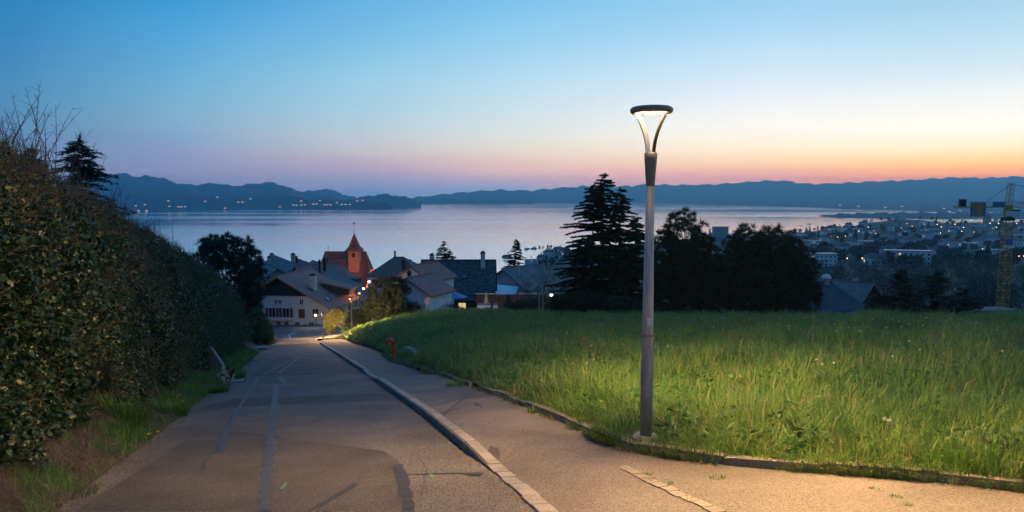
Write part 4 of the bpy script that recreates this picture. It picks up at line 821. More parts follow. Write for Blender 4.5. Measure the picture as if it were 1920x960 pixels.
# small trees among the houses
b = at(832, 500, 150); b = Vector((b.x, b.y, b.z - 4)); layered('small_cedar', 'small layered cedar behind the mossy roof ridge', b, [(0, 0, 9.6, 5.2), (-1, .5, 8.5, 4), (1.4, 0, 7.8, 4)], ['needle'], spray=.6, step=.6, wd=.14)
b = at(965, 530, 128); layered('garden_spruce', 'slim dark tree standing right of the mossy roof', b, [(0, 0, at(965, 450, 128).z - b.z, 3.6)], ['needle', 'bark'], spray=.6, step=.4, wd=.13, dens=1.6)
D = 63; b = onb(1005, D); puffy('blossom_tree', 'bare spring tree speckled with pale blossom behind the thin pole', b, [lob(*q, b) for q in [(1005, 545, D, 38, 34), (1030, 530, D, 30, 28), (985, 555, D, 26, 26)]], ['blossom', 'twig', 'twig', 'bush'], 420, .34, 12, leafy=True, ll=.07, trunk_h=2.2)
for i, (px, py, rx, ry, D, lab, ms) in enumerate([(1087, 568, 25, 20, 50, 'round clipped bush left of the cedar trunk', ['yew']), (1108, 570, 24, 20, 49, 'second round clipped bush at the cedar foot', ['yew']), (1165, 574, 36, 17, 48, 'yellowish clipped bush below the cedar', ['bush', 'yew']), (1052, 570, 22, 16, 51, 'loose green bush beside the white lantern', ['bush'])]):
    b = at(px, py, D); puffy('clipped_bush', lab, b, [(0, 0, 0, rx * D / F, rx * D / F, ry * D / F)], ms, 420, .12, 22, leafy=True, ll=.08, cat_='bush', shell=.25)
for px, py, rx, ry, D, n, lab in [(722, 562, 34, 42, 70, 700, 'tall dark evergreen shrub left of the small white house'), (745, 545, 22, 26, 72, 420, 'dark green shrub top beside the thin mast'), (690, 590, 36, 28, 72, 500, 'dark shrub mass behind the bank lamp'), (668, 600, 26, 20, 76, 400, 'dark low shrub right of the yellow lit bush'), (762, 585, 30, 16, 72, 300, 'low dark shrub before the small white house'), (835, 585, 40, 14, 78, 300, 'dark clipped hedge bush under the mossy eaves'), (1000, 577, 45, 10, 60, 260, 'low dark bushes below the blossom tree')]:
    b = at(px, py + ry, D); puffy('evergreen_shrub', lab, b, [(0, 0, ry * D / F, rx * D / F, rx * D / F, ry * D / F), (-.3 * rx * D / F, 0, .6 * ry * D / F, .8 * rx * D / F, rx * D / F, .7 * ry * D / F)], ['yew', 'needle'], n, .3, 26, leafy=True, ll=.13, cat_='shrub', shell=.4)
D = 77; b = at(624, 622, D); puffy('lit_bush', 'leafy bush glowing yellow under the junction lamp', b, [lob(*q, b) for q in [(624, 600, D, 14, 16), (632, 590, D, 11, 11), (620, 612, D, 9, 9)]], ['bushy', 'bush'], 420, .22, 26, leafy=True, ll=.11, cat_='bush', trunk_h=1.2)  # leaves coloured yellow to imitate the lamp's light on them
for px, py, rx, ry, D, lab in [(482, 612, 15, 34, 50, 'tall clipped shrub past the hedge end'), (496, 622, 12, 26, 56, 'shrub between clipped hedge and the driveway'), (504, 640, 6, 14, 58, 'small yellowish shrub at the driveway mouth')]:
    b = at(px, py + ry, D); puffy('roadside_shrub', lab, b, [(0, 0, ry * D / F, rx * D / F * 1.1, 1.0, ry * D / F)], ['hleaf', 'bush'] if px < 500 else ['bushy', 'bush'], 380, .2, 24, leafy=True, ll=.07, cat_='shrub', shell=.35)
# spruces behind the near hedge
for px, top, D, rad, lab in [(130, 252, 17, 2.3, 'dark spruce poking out above the near hedge'), (70, 278, 16, 1.2, 'smaller spruce tip among the bare shoots')]:
    p = at(px, top, D); b = (p.x, p.y, float(plane(p.x, p.y)) + 1.2); hh = p.z - b[2]; layered('spruce_tree', lab, b, [(0, 0, hh, rad * 1.15)], ['needle', 'needle2'], spray=.24, step=.17, droop=.2, wd=.035, dens=2.6)

# ------------------------------------------------------------------ the clipped hedge along the road
HE = 40.5
hh_f = lin([(-4, 4.4), (8, 4.4), (12, 4.35), (18, 4.4), (26, 4.4), (33, 4.2), (38, 3.8), (40, 3.3), (HE, 2.6)])
def n2(a, b): return np.sin(a * 1.7 + 1.3) * np.sin(b * 2.1 + .5) + .6 * np.sin(a * 3.9 + b * 2.7) + .4 * np.sin(a * 7.3 - b * 5.1 + 2)
def hedge_pts(n, ymin=2.5, depth=.45, hmin=.05):
    k = RNG.random(n); y = (ymin + 3) * ((HE + 3) / (ymin + 3)) ** k - 3
    q = RNG.random(n); hh = hh_f(y); top = 1.5; tot = hh + top; s_v = q * tot
    face = s_v < hh
    h = np.where(face, hmin + s_v * (1 - hmin / hh), hh); 
    kk = np.clip(h / hh, 0, 1); w = .8 - .45 * np.sin(np.clip(kk * 1.25, 0, 1) * 3.1416) * .6 + .75 * np.clip((kk - .72) / .28, 0, 1) ** 2 + .13 * n2(y * .8, h) + .09 * n2(y * 2.6 + 1, h * 2.9)
    w = np.where(face, w, .95 + .75 + (s_v - hh)); h = np.where(face, h, hh - .25 * ((s_v - hh) / top) ** 2)
    h = h + np.where(face, 0, .1 * n2(y, w * 2)); dep = depth * RNG.random(n) ** 1.5
    w = w + np.where(face, dep, 0); h = h - np.where(face, 0, dep)
    x = XL(y) - w; nx = np.where(face, 1.0, .2); nz = np.where(face, .15 + .9 * np.clip((kk - .7) / .3, 0, 1), 1.0)
    Nn = nrm(np.stack([nx * .95, nx * .3 - .15, nz], 1))
    return np.stack([x, y, plane(x, y) + h], 1), Nn, y, h
hedge = tag(empty('hedge', (float(XL(20)) - 1.6, 20, float(plane(XL(20) - 1.6, 20)))), 'tall overgrown hedge with ivy and bare twigs along the road', 'hedge'); inv = Vector(hedge.location); iv = np.array(inv)[None]
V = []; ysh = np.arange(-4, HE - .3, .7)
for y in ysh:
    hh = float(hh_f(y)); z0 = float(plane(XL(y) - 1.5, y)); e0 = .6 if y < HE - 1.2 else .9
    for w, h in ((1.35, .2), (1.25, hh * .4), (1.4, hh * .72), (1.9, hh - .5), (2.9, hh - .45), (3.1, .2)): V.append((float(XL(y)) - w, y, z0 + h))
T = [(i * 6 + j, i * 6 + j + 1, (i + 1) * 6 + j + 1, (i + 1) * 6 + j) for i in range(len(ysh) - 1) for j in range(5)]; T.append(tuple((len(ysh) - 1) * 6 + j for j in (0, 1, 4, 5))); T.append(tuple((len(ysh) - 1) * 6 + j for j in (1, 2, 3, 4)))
npmesh('shade_core', np.array(V) - iv, T, M['core'], hedge)  # solid opaque core; its dark colour stands for the shade inside the hedge
# ivy where the noise is high, small hedge leaves farther down, twigs everywhere
P, Nn, y, h = hedge_pts(200000, 3.5, .36, .08); nz = n2(y * .55, h * .6); iv_m = (nz + np.clip((16 - y) / 9, -1.6, .75) + .35 * (h < 2.6) - .9 * np.clip((h - 3.1) / .8, 0, 1) + RNG.normal(0, .22, len(y))) > .15
P1, N1 = P[iv_m], Nn[iv_m]; D1 = nrm(N1 * .55 + rdir(len(P1)) + np.array([[0, 0, -.55]])); sz = RNG.uniform(.04, .098, len(P1)) * np.where(n2(P1[:, 1] * 1.3, P1[:, 2]) > .2, 1.0, .7); A1 = leaves(P1, D1, sz, sz * .95, .12)
m2 = ~iv_m; keep = RNG.random(len(P)) < np.clip((y - 5) / 12, .45, 1.0) * .95; m2 &= keep; m2 &= (n2(y * .9 + 4, h * 1.1) + RNG.normal(0, .5, len(y))) > -.25
P2, N2 = P[m2], Nn[m2]; D2_ = nrm(N2 * .8 + rdir(len(P2)) + np.array([[0, 0, .3]])); sz = RNG.uniform(.03, .055, len(P2)) * (1 + np.clip((P2[:, 1] - 15) / 25, 0, .6)); A2 = leaves(P2, D2_, sz, sz * .55, .1)
m5 = (~iv_m) & (RNG.random(len(P)) < .15) & (n2(y * .7 + 2, h * .9 + 1) > .3); P5 = P[m5]; A5 = leaves(P5, nrm(Nn[m5] + rdir(len(P5))), RNG.uniform(.04, .08, len(P5)), RNG.uniform(.02, .04, len(P5)), .2)
V, T, Mi = cat([(A1, 0), (A2, 2), (A5, 3)]); k1 = len(A1[1]); pal = np.repeat((RNG.random(len(P1)) < .22).astype(int), 2); Mi[:k1] = pal
npmesh('leaves', V - iv, T, [M['ivy'], M['ivy2'], M['hleaf'], M['litter']], hedge, Mi)['kind'] = 'stuff'
P, Nn, y, h = hedge_pts(26000, 3.0, .15, .1); topq = np.clip((h - 2.6) / 1.2, 0, 1)
keep = RNG.random(len(P)) < .35 + .65 * topq; P, Nn, y, h, topq = P[keep], Nn[keep], y[keep], h[keep], topq[keep]
Dt = nrm(Nn * .7 + rdir(len(P)) * .8 + np.array([[0, 0, .35]])); A3 = twigs(P - Dt * .1, Dt, RNG.uniform(.15, .5, len(P)), RNG.uniform(.0022, .0042, len(P)) * (1 + np.clip(y / 25, 0, 1.2)))
npmesh('twigs', A3[0] - iv, A3[1], M['twig'], hedge)['kind'] = 'stuff'
m = MB()
for i in range(26):     # thicker bare stems showing through the ivy
    yy_ = random.uniform(5, 24); h0 = random.uniform(.1, 1.6); w0 = random.uniform(.55, .95); dx = random.uniform(-.25, .25); L_ = random.uniform(.6, 1.7); pts = []
    for k in range(5): pts.append(Vector((float(XL(yy_)) - w0 + random.uniform(-.12, .12) - .06 * k, yy_ + dx * k + random.uniform(-.08, .08), float(plane(XL(yy_), yy_)) + h0 + L_ * k / 4)) - inv)
    m.tube(pts, [.013, .012, .01, .008, .004], 5)
m.build('stems', M['twig'], hedge)['kind'] = 'stuff'
# long bare shoots standing up from the hedge top near the road bend
m = MB()
for i in range(260):
    yy_ = random.choice([random.uniform(7, 12), random.uniform(8, 16), random.uniform(12, 34)]); w0 = random.uniform(1.3, 2.8); L_ = random.uniform(.3, 1.05) ** 1.3 * (1.0 if yy_ < 13 else .55); lx, ly = random.uniform(-.6, .7), random.uniform(-.6, .6)
    b0 = Vector((float(XL(yy_)) - w0, yy_, float(plane(XL(yy_), yy_)) + float(hh_f(yy_)) - .4)) - inv
    pts = [b0 + Vector((lx * L_ * t * t, ly * L_ * t, (L_ + .4) * t)) for t in (0, .35, .7, 1)]; m.tube(pts, [.007, .006, .0045, .002], 3, cap=False)
    for j in range(int(L_ * 9)):
        t = random.uniform(.3, .98); p = b0 + Vector((lx * L_ * t * t, ly * L_ * t, (L_ + .4) * t)); d = Vector((random.uniform(-1, 1), random.uniform(-1, 1), random.uniform(.2, 1))).normalized()
        m.tube([p, p + d * random.uniform(.03, .16)], [.004, .0015], 3, cap=False)
m.build('long_shoots', M['twig'], hedge)['kind'] = 'stuff'

# ------------------------------------------------------------------ grass
def patchn(x, y): return np.sin(x * .9 + 1.1) * np.sin(y * .7 + .3) + .7 * np.sin(x * 2.1 - y * 1.3) + .5 * np.sin(x * 4.3 + y * 3.1 + 1)
CLEAR = [(hy.location.x, hy.location.y, .9), (a_.x + .3, a_.y - .5, .7), (b_.x, b_.y - .6, .7), (c2_.x, c2_.y - .5, .6), (b1.x, b1.y, .2)]
def make_field_grass(nc, per):
    px = RNG.uniform(585, 2050, nc); u = (px - 960) / F; y0 = y0f(u); Ye = np.maximum(feY(u), y0 + 2)
    yk = y0 * (Ye / y0) ** RNG.random(nc); yl = y0 + (Ye - y0) * RNG.random(nc); y = np.where(RNG.random(nc) < .72, yk, yl); x = u * y + .1
    d = np.hypot(x, y); pn = patchn(x, y); edge_ = np.clip((y - y0) / 1.2, 0, 1)
    ch = (.15 + .17 * edge_ + .07 * pn) * np.clip(np.exp(RNG.normal(0, .42, nc)), .4, 1.75) * (1 - .2 * np.clip((d - 25) / 40, 0, 1))
    for cx, cy, cr in CLEAR: ch = np.where(np.hypot(x - cx, y - cy - .4 * cr) < cr, ch * .3, ch)
    ch = np.maximum(ch, .05); crr = RNG.uniform(.02, .09, nc) * (1 + d / 25)
    r = RNG.random(nc); cm = np.where(r < .05 + .06 * (1 - edge_), 2, np.where(r < .36 + .2 * pn, 1, 0))
    i = np.repeat(np.arange(nc), per); n = len(i); a = RNG.uniform(0, 6.283, n); rr_ = crr[i] * np.sqrt(RNG.random(n)); bx = x[i] + rr_ * np.cos(a); by = np.minimum(y[i] + rr_ * np.sin(a), Ye[i] + .7)
    bx = np.maximum(bx, XO(by) + .07)
    hgt = ch[i] * RNG.uniform(.45, 1.25, n); wd = np.maximum(.0052, d[i] * .00062) * RNG.uniform(.7, 1.4, n)
    V, T = blades(np.stack([bx, by, field_z(bx, by) - .02], 1), a + RNG.normal(0, .7, n), hgt, RNG.uniform(.2, 1.15, n), wd)
    mi = np.where(RNG.random(n) < .2, RNG.integers(0, 2, n), cm[i]); mi = np.where(RNG.random(n) < .03, 2, mi); return V, T, np.repeat(mi, 3)
V, T, Mi = make_field_grass(24000, 13)
tag(npmesh('grass', V, T, [M['g1'], M['g2'], M['g3']], None, Mi), 'long spring grass covering the sloping field', 'grass', kind='stuff')
# taller seeding stalks
n = 5200; px = RNG.uniform(700, 2000, n); u = (px - 960) / F; y0 = y0f(u); Ye = feY(u); y = y0 * (np.maximum(Ye, y0 + 2) / y0) ** (RNG.random(n) ** 1.1) + .15; x = u * y + .1; kp = patchn(x * .7 + 3, y * .7) > -.1; x, y = x[kp], y[kp]; n = len(x)
V, T = blades(np.stack([x, y, field_z(x, y)], 1), RNG.uniform(0, 6.283, n), RNG.uniform(.3, .58, n), RNG.uniform(.1, .7, n), np.maximum(.0035, np.hypot(x, y) * .0004)); tag(npmesh('grass_stalks', V, T, [M['g3'], M['g2']], None, np.repeat((RNG.random(n) < .5).astype(int), 3)), 'pale seeding grass stalks standing above the field', 'grass', kind='stuff')
# tufts overhanging the edging and in the cracks
n = 16000; t_ = RNG.random(n); ya = np.where(RNG.random(n) < .7, RNG.uniform(4.2, 9.5, n), RNG.uniform(9.5, 30, n)); cl = np.sin(ya * 7) + np.sin(ya * 3.1 + 1) + RNG.normal(0, .6, n) > .15 - .8 * (np.abs(ya - 7.2) < .7) ; ya = ya[cl]; n = len(ya); xa = XO(ya) + RNG.uniform(-.1, .16, n)
Dv = np.hypot(xa, ya); V, T = blades(np.stack([xa, ya, pave_z(xa, ya) + np.where(xa > XO(ya), .06, 0)], 1), RNG.uniform(2.6, 5.4, n), RNG.uniform(.05, .2, n), RNG.uniform(.4, 1.1, n), np.maximum(.005, Dv * .0006)); tag(npmesh('verge_tufts', V, T, [M['g1'], M['g2'], M['g3']], None, np.repeat(RNG.choice(3, n, p=[.5, .25, .25]), 3)), 'weedy tufts hanging over the concrete edging', 'grass', kind='stuff')
def tuft(px, py, n, r, hgt, zf, up=0, mats=('g1', 'g2'), label='', name='weed_tuft', c=None, group='weed tufts'):
    q = c or gnd(px, py, up); rr_ = r * np.sqrt(RNG.random(n)); a = RNG.uniform(0, 6.283, n); x = q.x + rr_ * np.cos(a); y = q.y + rr_ * np.sin(a)
    V, T = blades(np.stack([x, y, zf(x, y)], 1) - np.array([[q.x, q.y, 0]]), a + RNG.normal(0, .5, n), hgt * RNG.uniform(.5, 1.1, n), RNG.uniform(.3, 1.2, n), np.full(n, max(.006, .0007 * q.length)))
    o = npmesh(name, V, T, [M[m_] for m_ in mats], None, np.repeat(RNG.integers(0, len(mats), n), 3)); o.location = (q.x, q.y, 0); tag(o, label, 'weed', group); return o
tuft(1345, 893, 46, .08, .06, pave_z, .03, label='small green weed growing in the asphalt beside the sett row')
tuft(855, 725, 120, .25, .2, pave_z, .1, label='leafy weed clump where the pavement edging breaks off')
tuft(1005, 775, 130, .16, .16, pave_z, .1, label='weed clump sprouting at the edging joint uphill of the corner')
for px, py in [(1215, 888), (1255, 905), (1290, 935), (1640, 915), (1680, 930), (1700, 945), (1225, 900)]: tuft(px, py, 30, .05, .035, pave_z, .02, label='tiny green sprouts along the pavement crack')
# left verge: green tufts and dry litter on the bank
n = 90000; y = 4 * (42 / 4) ** RNG.random(n); w = RNG.uniform(-.03, 1.5, n); x = XL(y) - w; gmask = n2(y * 1.1, w * 2) + .5 * (w < .5) + RNG.normal(0, .4, n) > .45 - .5 * (y > 14) + .9 * (y < 8.5)
dist = np.hypot(x, y); Pb = np.stack([x, y, bank_z(x, y)], 1)
a1 = blades(Pb[gmask], RNG.uniform(0, 6.283, gmask.sum()), RNG.uniform(.05, .24, gmask.sum()), RNG.uniform(.3, 1.0, gmask.sum()), np.maximum(.005, dist[gmask] * .0006)); dm_ = ~gmask
a2 = blades(Pb[dm_], RNG.uniform(0, 6.283, dm_.sum()), RNG.uniform(.03, .14, dm_.sum()), RNG.uniform(.8, 2.4, dm_.sum()), np.maximum(.004, dist[dm_] * .0005)); V, T, Mi = cat([(a1, 0), (a2, 2)]); k1 = len(a1[1]); Mi[:k1] = np.repeat((RNG.random(gmask.sum()) < .35).astype(int), 3)
tag(npmesh('verge_growth', V, T, [M['g1'], M['g2'], M['litter']], None, Mi), 'green tufts and dry litter on the bank below the hedge', 'grass', kind='stuff')
for px, py, n_, r_, hg in [(235, 800, 500, .3, .5), (320, 768, 350, .28, .35), (405, 725, 300, .3, .3), (130, 905, 160, .25, .2), (440, 700, 260, .35, .35)]: tuft(px, py, n_, r_, hg, bank_z, .15, label='thick green grass tuft on the bank at px'.replace(' at px', {235: ' where the verge is widest', 320: ' beside yellow dandelions', 405: ' before the concrete slab', 130: ' over dead ivy litter', 440: ' around the white flowers'}[px]), name='grass_tuft', group='grass tufts on the bank')
# dandelions
def flower(name, label, pos, stem_h, head, m, group, proto={}):
    if name not in proto:
        o = empty(name, (0, 0, 0)); MB().tube([(0, 0, -.1), (.01, 0, stem_h * .5), (0, .01, stem_h)], .004, 5).build('stem', M['stem'], o)
        if m == 'clock':
            n = 110; d = rdir(n); V, T = needles(np.array([[0, 0.01, stem_h]]) + d * head * .25, d, np.full(n, head * .8), np.full(n, head * .28)); npmesh('seed_head', V, T, M['clock'], o)
        else:
            n = 60; a = RNG.uniform(0, 6.283, n); d = nrm(np.stack([np.cos(a), np.sin(a), RNG.uniform(.05, .8, n)], 1)); V, T = needles(np.repeat([[0, .01, stem_h]], n, 0), d, np.full(n, head), np.full(n, head * .3)); npmesh('petals', V, T, M['yellowf'], o)
        proto[name] = o
    else:
        o = proto[name].copy(); COL.objects.link(o)
        for c in proto[name].children: d = c.copy(); COL.objects.link(d); d.parent = o
    o.location = pos; o.rotation_euler.z = random.uniform(0, 6); tag(o, label, 'dandelion', group); return o
for px, py in [(1660, 786), (1669, 790)]:
    d = ray(px, py); t = 3.0
    while (d * t).z > float(field_z((d * t).x, (d * t).y)) + .36: t *= 1.004
    p = d * t; flower('dandelion_clock', 'large white dandelion clock of the pair in the near grass', (p.x, p.y, float(field_z(p.x, p.y))), .36, .026, 'clock', 'pair of dandelion clocks')
for i in range(62):
    px = random.choice([random.uniform(1000, 1910), random.uniform(1350, 1900)]); py = 594 + random.expovariate(1 / 16) if i % 4 else random.uniform(600, 690)
    d = ray(px, py); t = 5.0
    while t < 70 and (d * t).z > float(field_z((d * t).x, (d * t).y)) + .34: t *= 1.005
    p = d * t
    if p.y > float(feY(U(px))): continue
    flower('dandelion_clock', 'small white dandelion clock dotted across the far grass', (p.x, p.y, float(field_z(p.x, p.y))), .32, .027, 'clock', 'dandelion clocks in the far grass')
for px, py, lab in [(280, 797, 'yellow dandelion at the verge by the thick tuft'), (295, 793, 'yellow dandelion beside another at the verge tuft'), (336, 738, 'upper yellow dandelion on the bank'), (343, 742, 'yellow dandelion just below the upper one')]:
    q = gnd(px, py, .32); w = max(.1, float(XL(q.y)) - q.x); flower('yellow_dandelion', lab, (q.x, q.y, float(bank_z(q.x, q.y))), .2, .035, 'y', 'yellow dandelions on the bank')
for px, py, lab in [(428, 698, 'white flowering clump hanging beside the concrete slab'), (438, 703, 'white flowering clump at the road edge under the slab')]:
    q = gnd(px, py, .3); puffy('flowering_clump', lab, q, [(-.15, 0, -.12, .16, .14, .24)], ['whitef', 'whitef', 'g2'], 46, .05, 10, leafy=True, ll=.05, cat_='flowers', group='white flowering clumps')

# broad leaved weeds among the grass
n = 900; px = RNG.uniform(850, 2000, n); u = (px - 960) / F; y0 = y0f(u); y = y0 * (np.minimum(feY(u), 24) / y0) ** RNG.random(n) + .2; x = u * y + .1; k = patchn(x * 1.4 + 5, y * 1.2) > -.2; x, y = x[k], y[k]; n = len(x)
i = np.repeat(np.arange(n), 9); a = RNG.uniform(0, 6.283, len(i)); P = np.stack([x[i] + .03 * np.cos(a), y[i] + .03 * np.sin(a), field_z(x[i], y[i]) + RNG.uniform(.03, .26, len(i))], 1); V, T = leaves(P, nrm(np.stack([np.cos(a), np.sin(a), RNG.uniform(-.2, .9, len(i))], 1)), RNG.uniform(.06, .17, len(i)), RNG.uniform(.025, .06, len(i)), .15)
tag(npmesh('field_weeds', V, T, [M['g1'], M['hleaf']], None, np.repeat(RNG.integers(0, 2, n)[i], 2)), 'broad leaved weeds growing through the field grass', 'weeds', kind='stuff')
# grit and dry bits along the road edges
n = 5200; y = 4.5 * (34 / 4.5) ** RNG.random(n); left = RNG.random(n) < .72; x = np.where(left, XL(y) + RNG.exponential(.16, n) - .06, XK(y) - RNG.exponential(.05, n) - .015); s = RNG.uniform(.003, .011, n) * (1 + y / 25); C = np.stack([x, y, plane(x, y) + s * .4 + np.where(x < XL(y), .02, 0)], 1); tt = np.array([[1, 0, -.4], [-.5, .87, -.4], [-.5, -.87, -.4], [0, 0, .8]]); V = (C[:, None] + tt[None] * s[:, None, None] * RNG.uniform(.6, 1.4, (n, 4, 1))).reshape(-1, 3); b = np.arange(n)[:, None] * 4; T = np.concatenate([b + np.array([q]) for q in ((0, 1, 3), (1, 2, 3), (2, 0, 3))], 1).reshape(-1, 3)
tag(npmesh('grit', V, T, [M['stone'], M['litter']], None, np.repeat(RNG.integers(0, 2, n), 3)), 'grit and dry crumbs gathered along the road edges', 'grit', kind='stuff')

# ================================================================== THE TOWN ON THE FAR HILLSIDE
ridf = lin([(a, b) for a, b, c in rid])
def far_house(mi):
    m = MB(); w, l, he, hr = [(6, 8, 6, 9.5), (9, 9, 8, 11.5), (13, 8, 9, 9.6), (7, 6, 5, 8)][mi]
    m.box(-w, w, -l / 2, l / 2, -6, he, 0); a, b = w + .5, l / 2 + .5
    if mi == 2: m.box(-a, a, -b, b, he, he + .5, 1)
    else: m.add([(-a, -b, he - .1), (a, -b, he - .1), (a, b, he - .1), (-a, b, he - .1), (-w * .6, 0, hr), (w * .6, 0, hr)], [(0, 1, 5, 4), (2, 3, 4, 5), (1, 2, 5), (3, 0, 4), (3, 2, 1, 0)], 1)
    n = max(3, int(w / 1.6)); fl = int(he // 2.8)
    for f in range(fl):
        for i in range(n):
            x = -w + (i + .5) * 2 * w / n; m.box(x - .5, x + .5, -l / 2 - .08, -l / 2 + .02, f * 2.8 + .9, f * 2.8 + 2.3, 3 if (i * 7 + f * 5 + mi) % 13 == 0 else 2)
    me = m.build('tmp', [M['white'], M[['tile_brown', 'tile_red', 'zinc', 'tile_brown'][mi]], M['glass'], M['winlit']]); d = me.data; bpy.data.objects.remove(me); return d
HM = [far_house(i) for i in range(4)]
hl = [(1573, 474, 1), (1545, 452, 0), (1531, 500, 2), (1620, 438, 0), (1700, 497, 2), (1640, 497, 3), (1808, 470, 2), (1836, 462, 1), (1856, 460, 1), (1872, 478, 0), (1905, 463, 1), (1912, 482, 2), (1785, 436, 0), (1740, 439, 2), (1690, 442, 0), (1665, 428, 3), (1700, 436, 0), (1350, 478, 1), (1500, 470, 1), (1512, 462, 2), (1045, 486, 0), (1015, 491, 0), (1000, 497, 2), (1030, 480, 3), (1060, 478, 0), (950, 492, 0), (1495, 455, 0), (1560, 490, 3), (1598, 460, 0)]
rs = random.Random(3)
for i in range(90): hl.append((rs.uniform(1490, 1918), rs.uniform(424, 486), rs.choice([0, 0, 1, 3, 3, 2])))
for i in range(14): hl.append((rs.uniform(955, 1062), rs.uniform(472, 494), rs.choice([0, 3])))
used = []
for i, (px, py, k) in enumerate(hl):
    if any(abs(px - a) < 9 and abs(py - b) < 5 for a, b in used): continue
    used.append((px, py)); p = hit(px, py, 300); o = bpy.data.objects.new('town_house', HM[k]); link(o); o.location = (p.x, p.y, float(ground_z(p.x, p.y))); o.rotation_euler.z = -math.atan(p.x / p.y) + rs.uniform(-.5, .5)
    sc_ = rs.uniform(.85, 1.35); o.scale = (sc_,) * 3
    right = px > 1200; kind = ['pale hip roofed villa', 'tall pale house with red roof', 'long pale flat roofed block', 'small pale cottage'][k]
    rel = py - float(ridf(px)); where = ('close under the town skyline' if rel < 16 else 'halfway up the town hillside' if rel < 42 else 'low on the town slope above the valley wood') if right else 'on the wooded slope beyond the mossy roof'
    kind = ('smaller ' if sc_ < 1.1 else 'larger ') + kind; tag(o, kind + ' ' + where, 'house', kind + 's ' + where)
p = hit(1350, 452, 400); tb = empty('tower_block', (p.x, p.y, float(ground_z(p.x, p.y)))); tag(tb, 'tall grey tower block between the two dark pines', 'building'); MB().box(-13, 13, -6, 6, -6, 26).build('wall', M['greyw'], tb)
for f in range(8):
    for i in range(7): MB().box(-11.6 + i * 3.5, -9.6 + i * 3.5, -6.1, -5.9, 1 + f * 3.1, 2.6 + f * 3.1).build('window', M['glass'], tb)
p = hit(1852, 424, 500); cb = empty('cathedral', (p.x, p.y, float(ground_z(p.x, p.y)))); tag(cb, 'distant cathedral tower on the town skyline left of the crane', 'church'); s1 = p.y / F
MB().box(-6 * s1, 4 * s1, -4, 8, -8, 15 * s1).build('tower', M['tan'], cb); MB().add([(-6 * s1, -4, 15 * s1), (4 * s1, -4, 15 * s1), (4 * s1, 8, 15 * s1), (-6 * s1, 8, 15 * s1), (-1 * s1, 2, 22 * s1)], [(0, 1, 4), (1, 2, 4), (2, 3, 4), (3, 0, 4)]).build('roof', M['tile_brown'], cb); MB().box(4 * s1, 16 * s1, 0, 8, -8, 7 * s1).build('nave', M['tan'], cb)
# street lights
def far_light(m, r):
    mb = MB().tube([(0, 0, -1), (0, 0, 7)], .12, 4, 0); mb.lathe([(0, 7 - r), (r * .8, 7 - r * .5), (r, 7), (r * .8, 7 + r * .5), (0, 7 + r)], 8, (0, 0, 0), 1); o = mb.build('tmp', [M['darkm'], M.get(m + '_far', M[m])]); d = o.data; bpy.data.objects.remove(o); return d
LM = {k: far_light(k, .4) for k in ('orange', 'warm', 'whitel', 'greenl', 'redl')}
tl = [(1595, 442, 'warm'), (1610, 437, 'warm'), (1640, 447, 'warm'), (1570, 447, 'orange'), (1660, 457, 'orange'), (1668, 457, 'orange'), (1659, 467, 'greenl'), (1605, 478, 'warm'), (1552, 495, 'orange'), (1588, 493, 'orange'), (1616, 493, 'orange'), (1620, 499, 'warm'), (1731, 489, 'whitel'), (1688, 480, 'orange'), (1676, 480, 'orange'), (1728, 440, 'warm'), (1763, 440, 'warm'), (1733, 422, 'warm'), (1757, 423, 'warm'), (1690, 429, 'warm'), (1710, 426, 'warm'), (1803, 437, 'whitel'), (1806, 430, 'warm'), (1778, 435, 'warm'), (1820, 416, 'whitel'), (1841, 418, 'redl'), (1846, 418, 'redl'), (1856, 422, 'whitel'), (1872, 422, 'warm'), (1906, 422, 'warm'), (1826, 437, 'orange'), (1870, 472, 'warm'), (1910, 488, 'orange'), (1918, 488, 'orange'), (1842, 472, 'orange'), (1622, 455, 'warm'), (1638, 435, 'orange'), (1700, 420, 'orange'), (1765, 428, 'warm'), (1573, 440, 'orange'), (1562, 438, 'orange'), (1558, 445, 'orange'), (1585, 446, 'orange'), (1628, 427, 'warm'), (1890, 420, 'warm'), (1726, 468, 'orange'), (1642, 442, 'orange'), (1540, 470, 'orange'), (1868, 430, 'orange'), (1790, 424, 'orange'), (1526, 462, 'orange'), (1516, 505, 'orange')]
for px, py, k in tl:
    p = hit(px, py + 4, 300); o = bpy.data.objects.new('town_street_light', LM[k]); link(o); s2 = p.y / 1500; o.location = (p.x, p.y, float(ground_z(p.x, p.y))); s2 = max(.5, s2) * random.uniform(.6, 1.35); o.scale = (s2, s2, max(.8, min(1.3, s2)))
    cn = {'orange': 'orange', 'warm': 'warm yellow', 'whitel': 'white', 'greenl': 'green', 'redl': 'red'}[k]; where = 'near the town skyline' if py < 432 else 'halfway up the town hillside' if py < 465 else 'low on the town slope'; tag(o, cn + ' street light glowing ' + where, 'street light', cn + ' street lights ' + where)
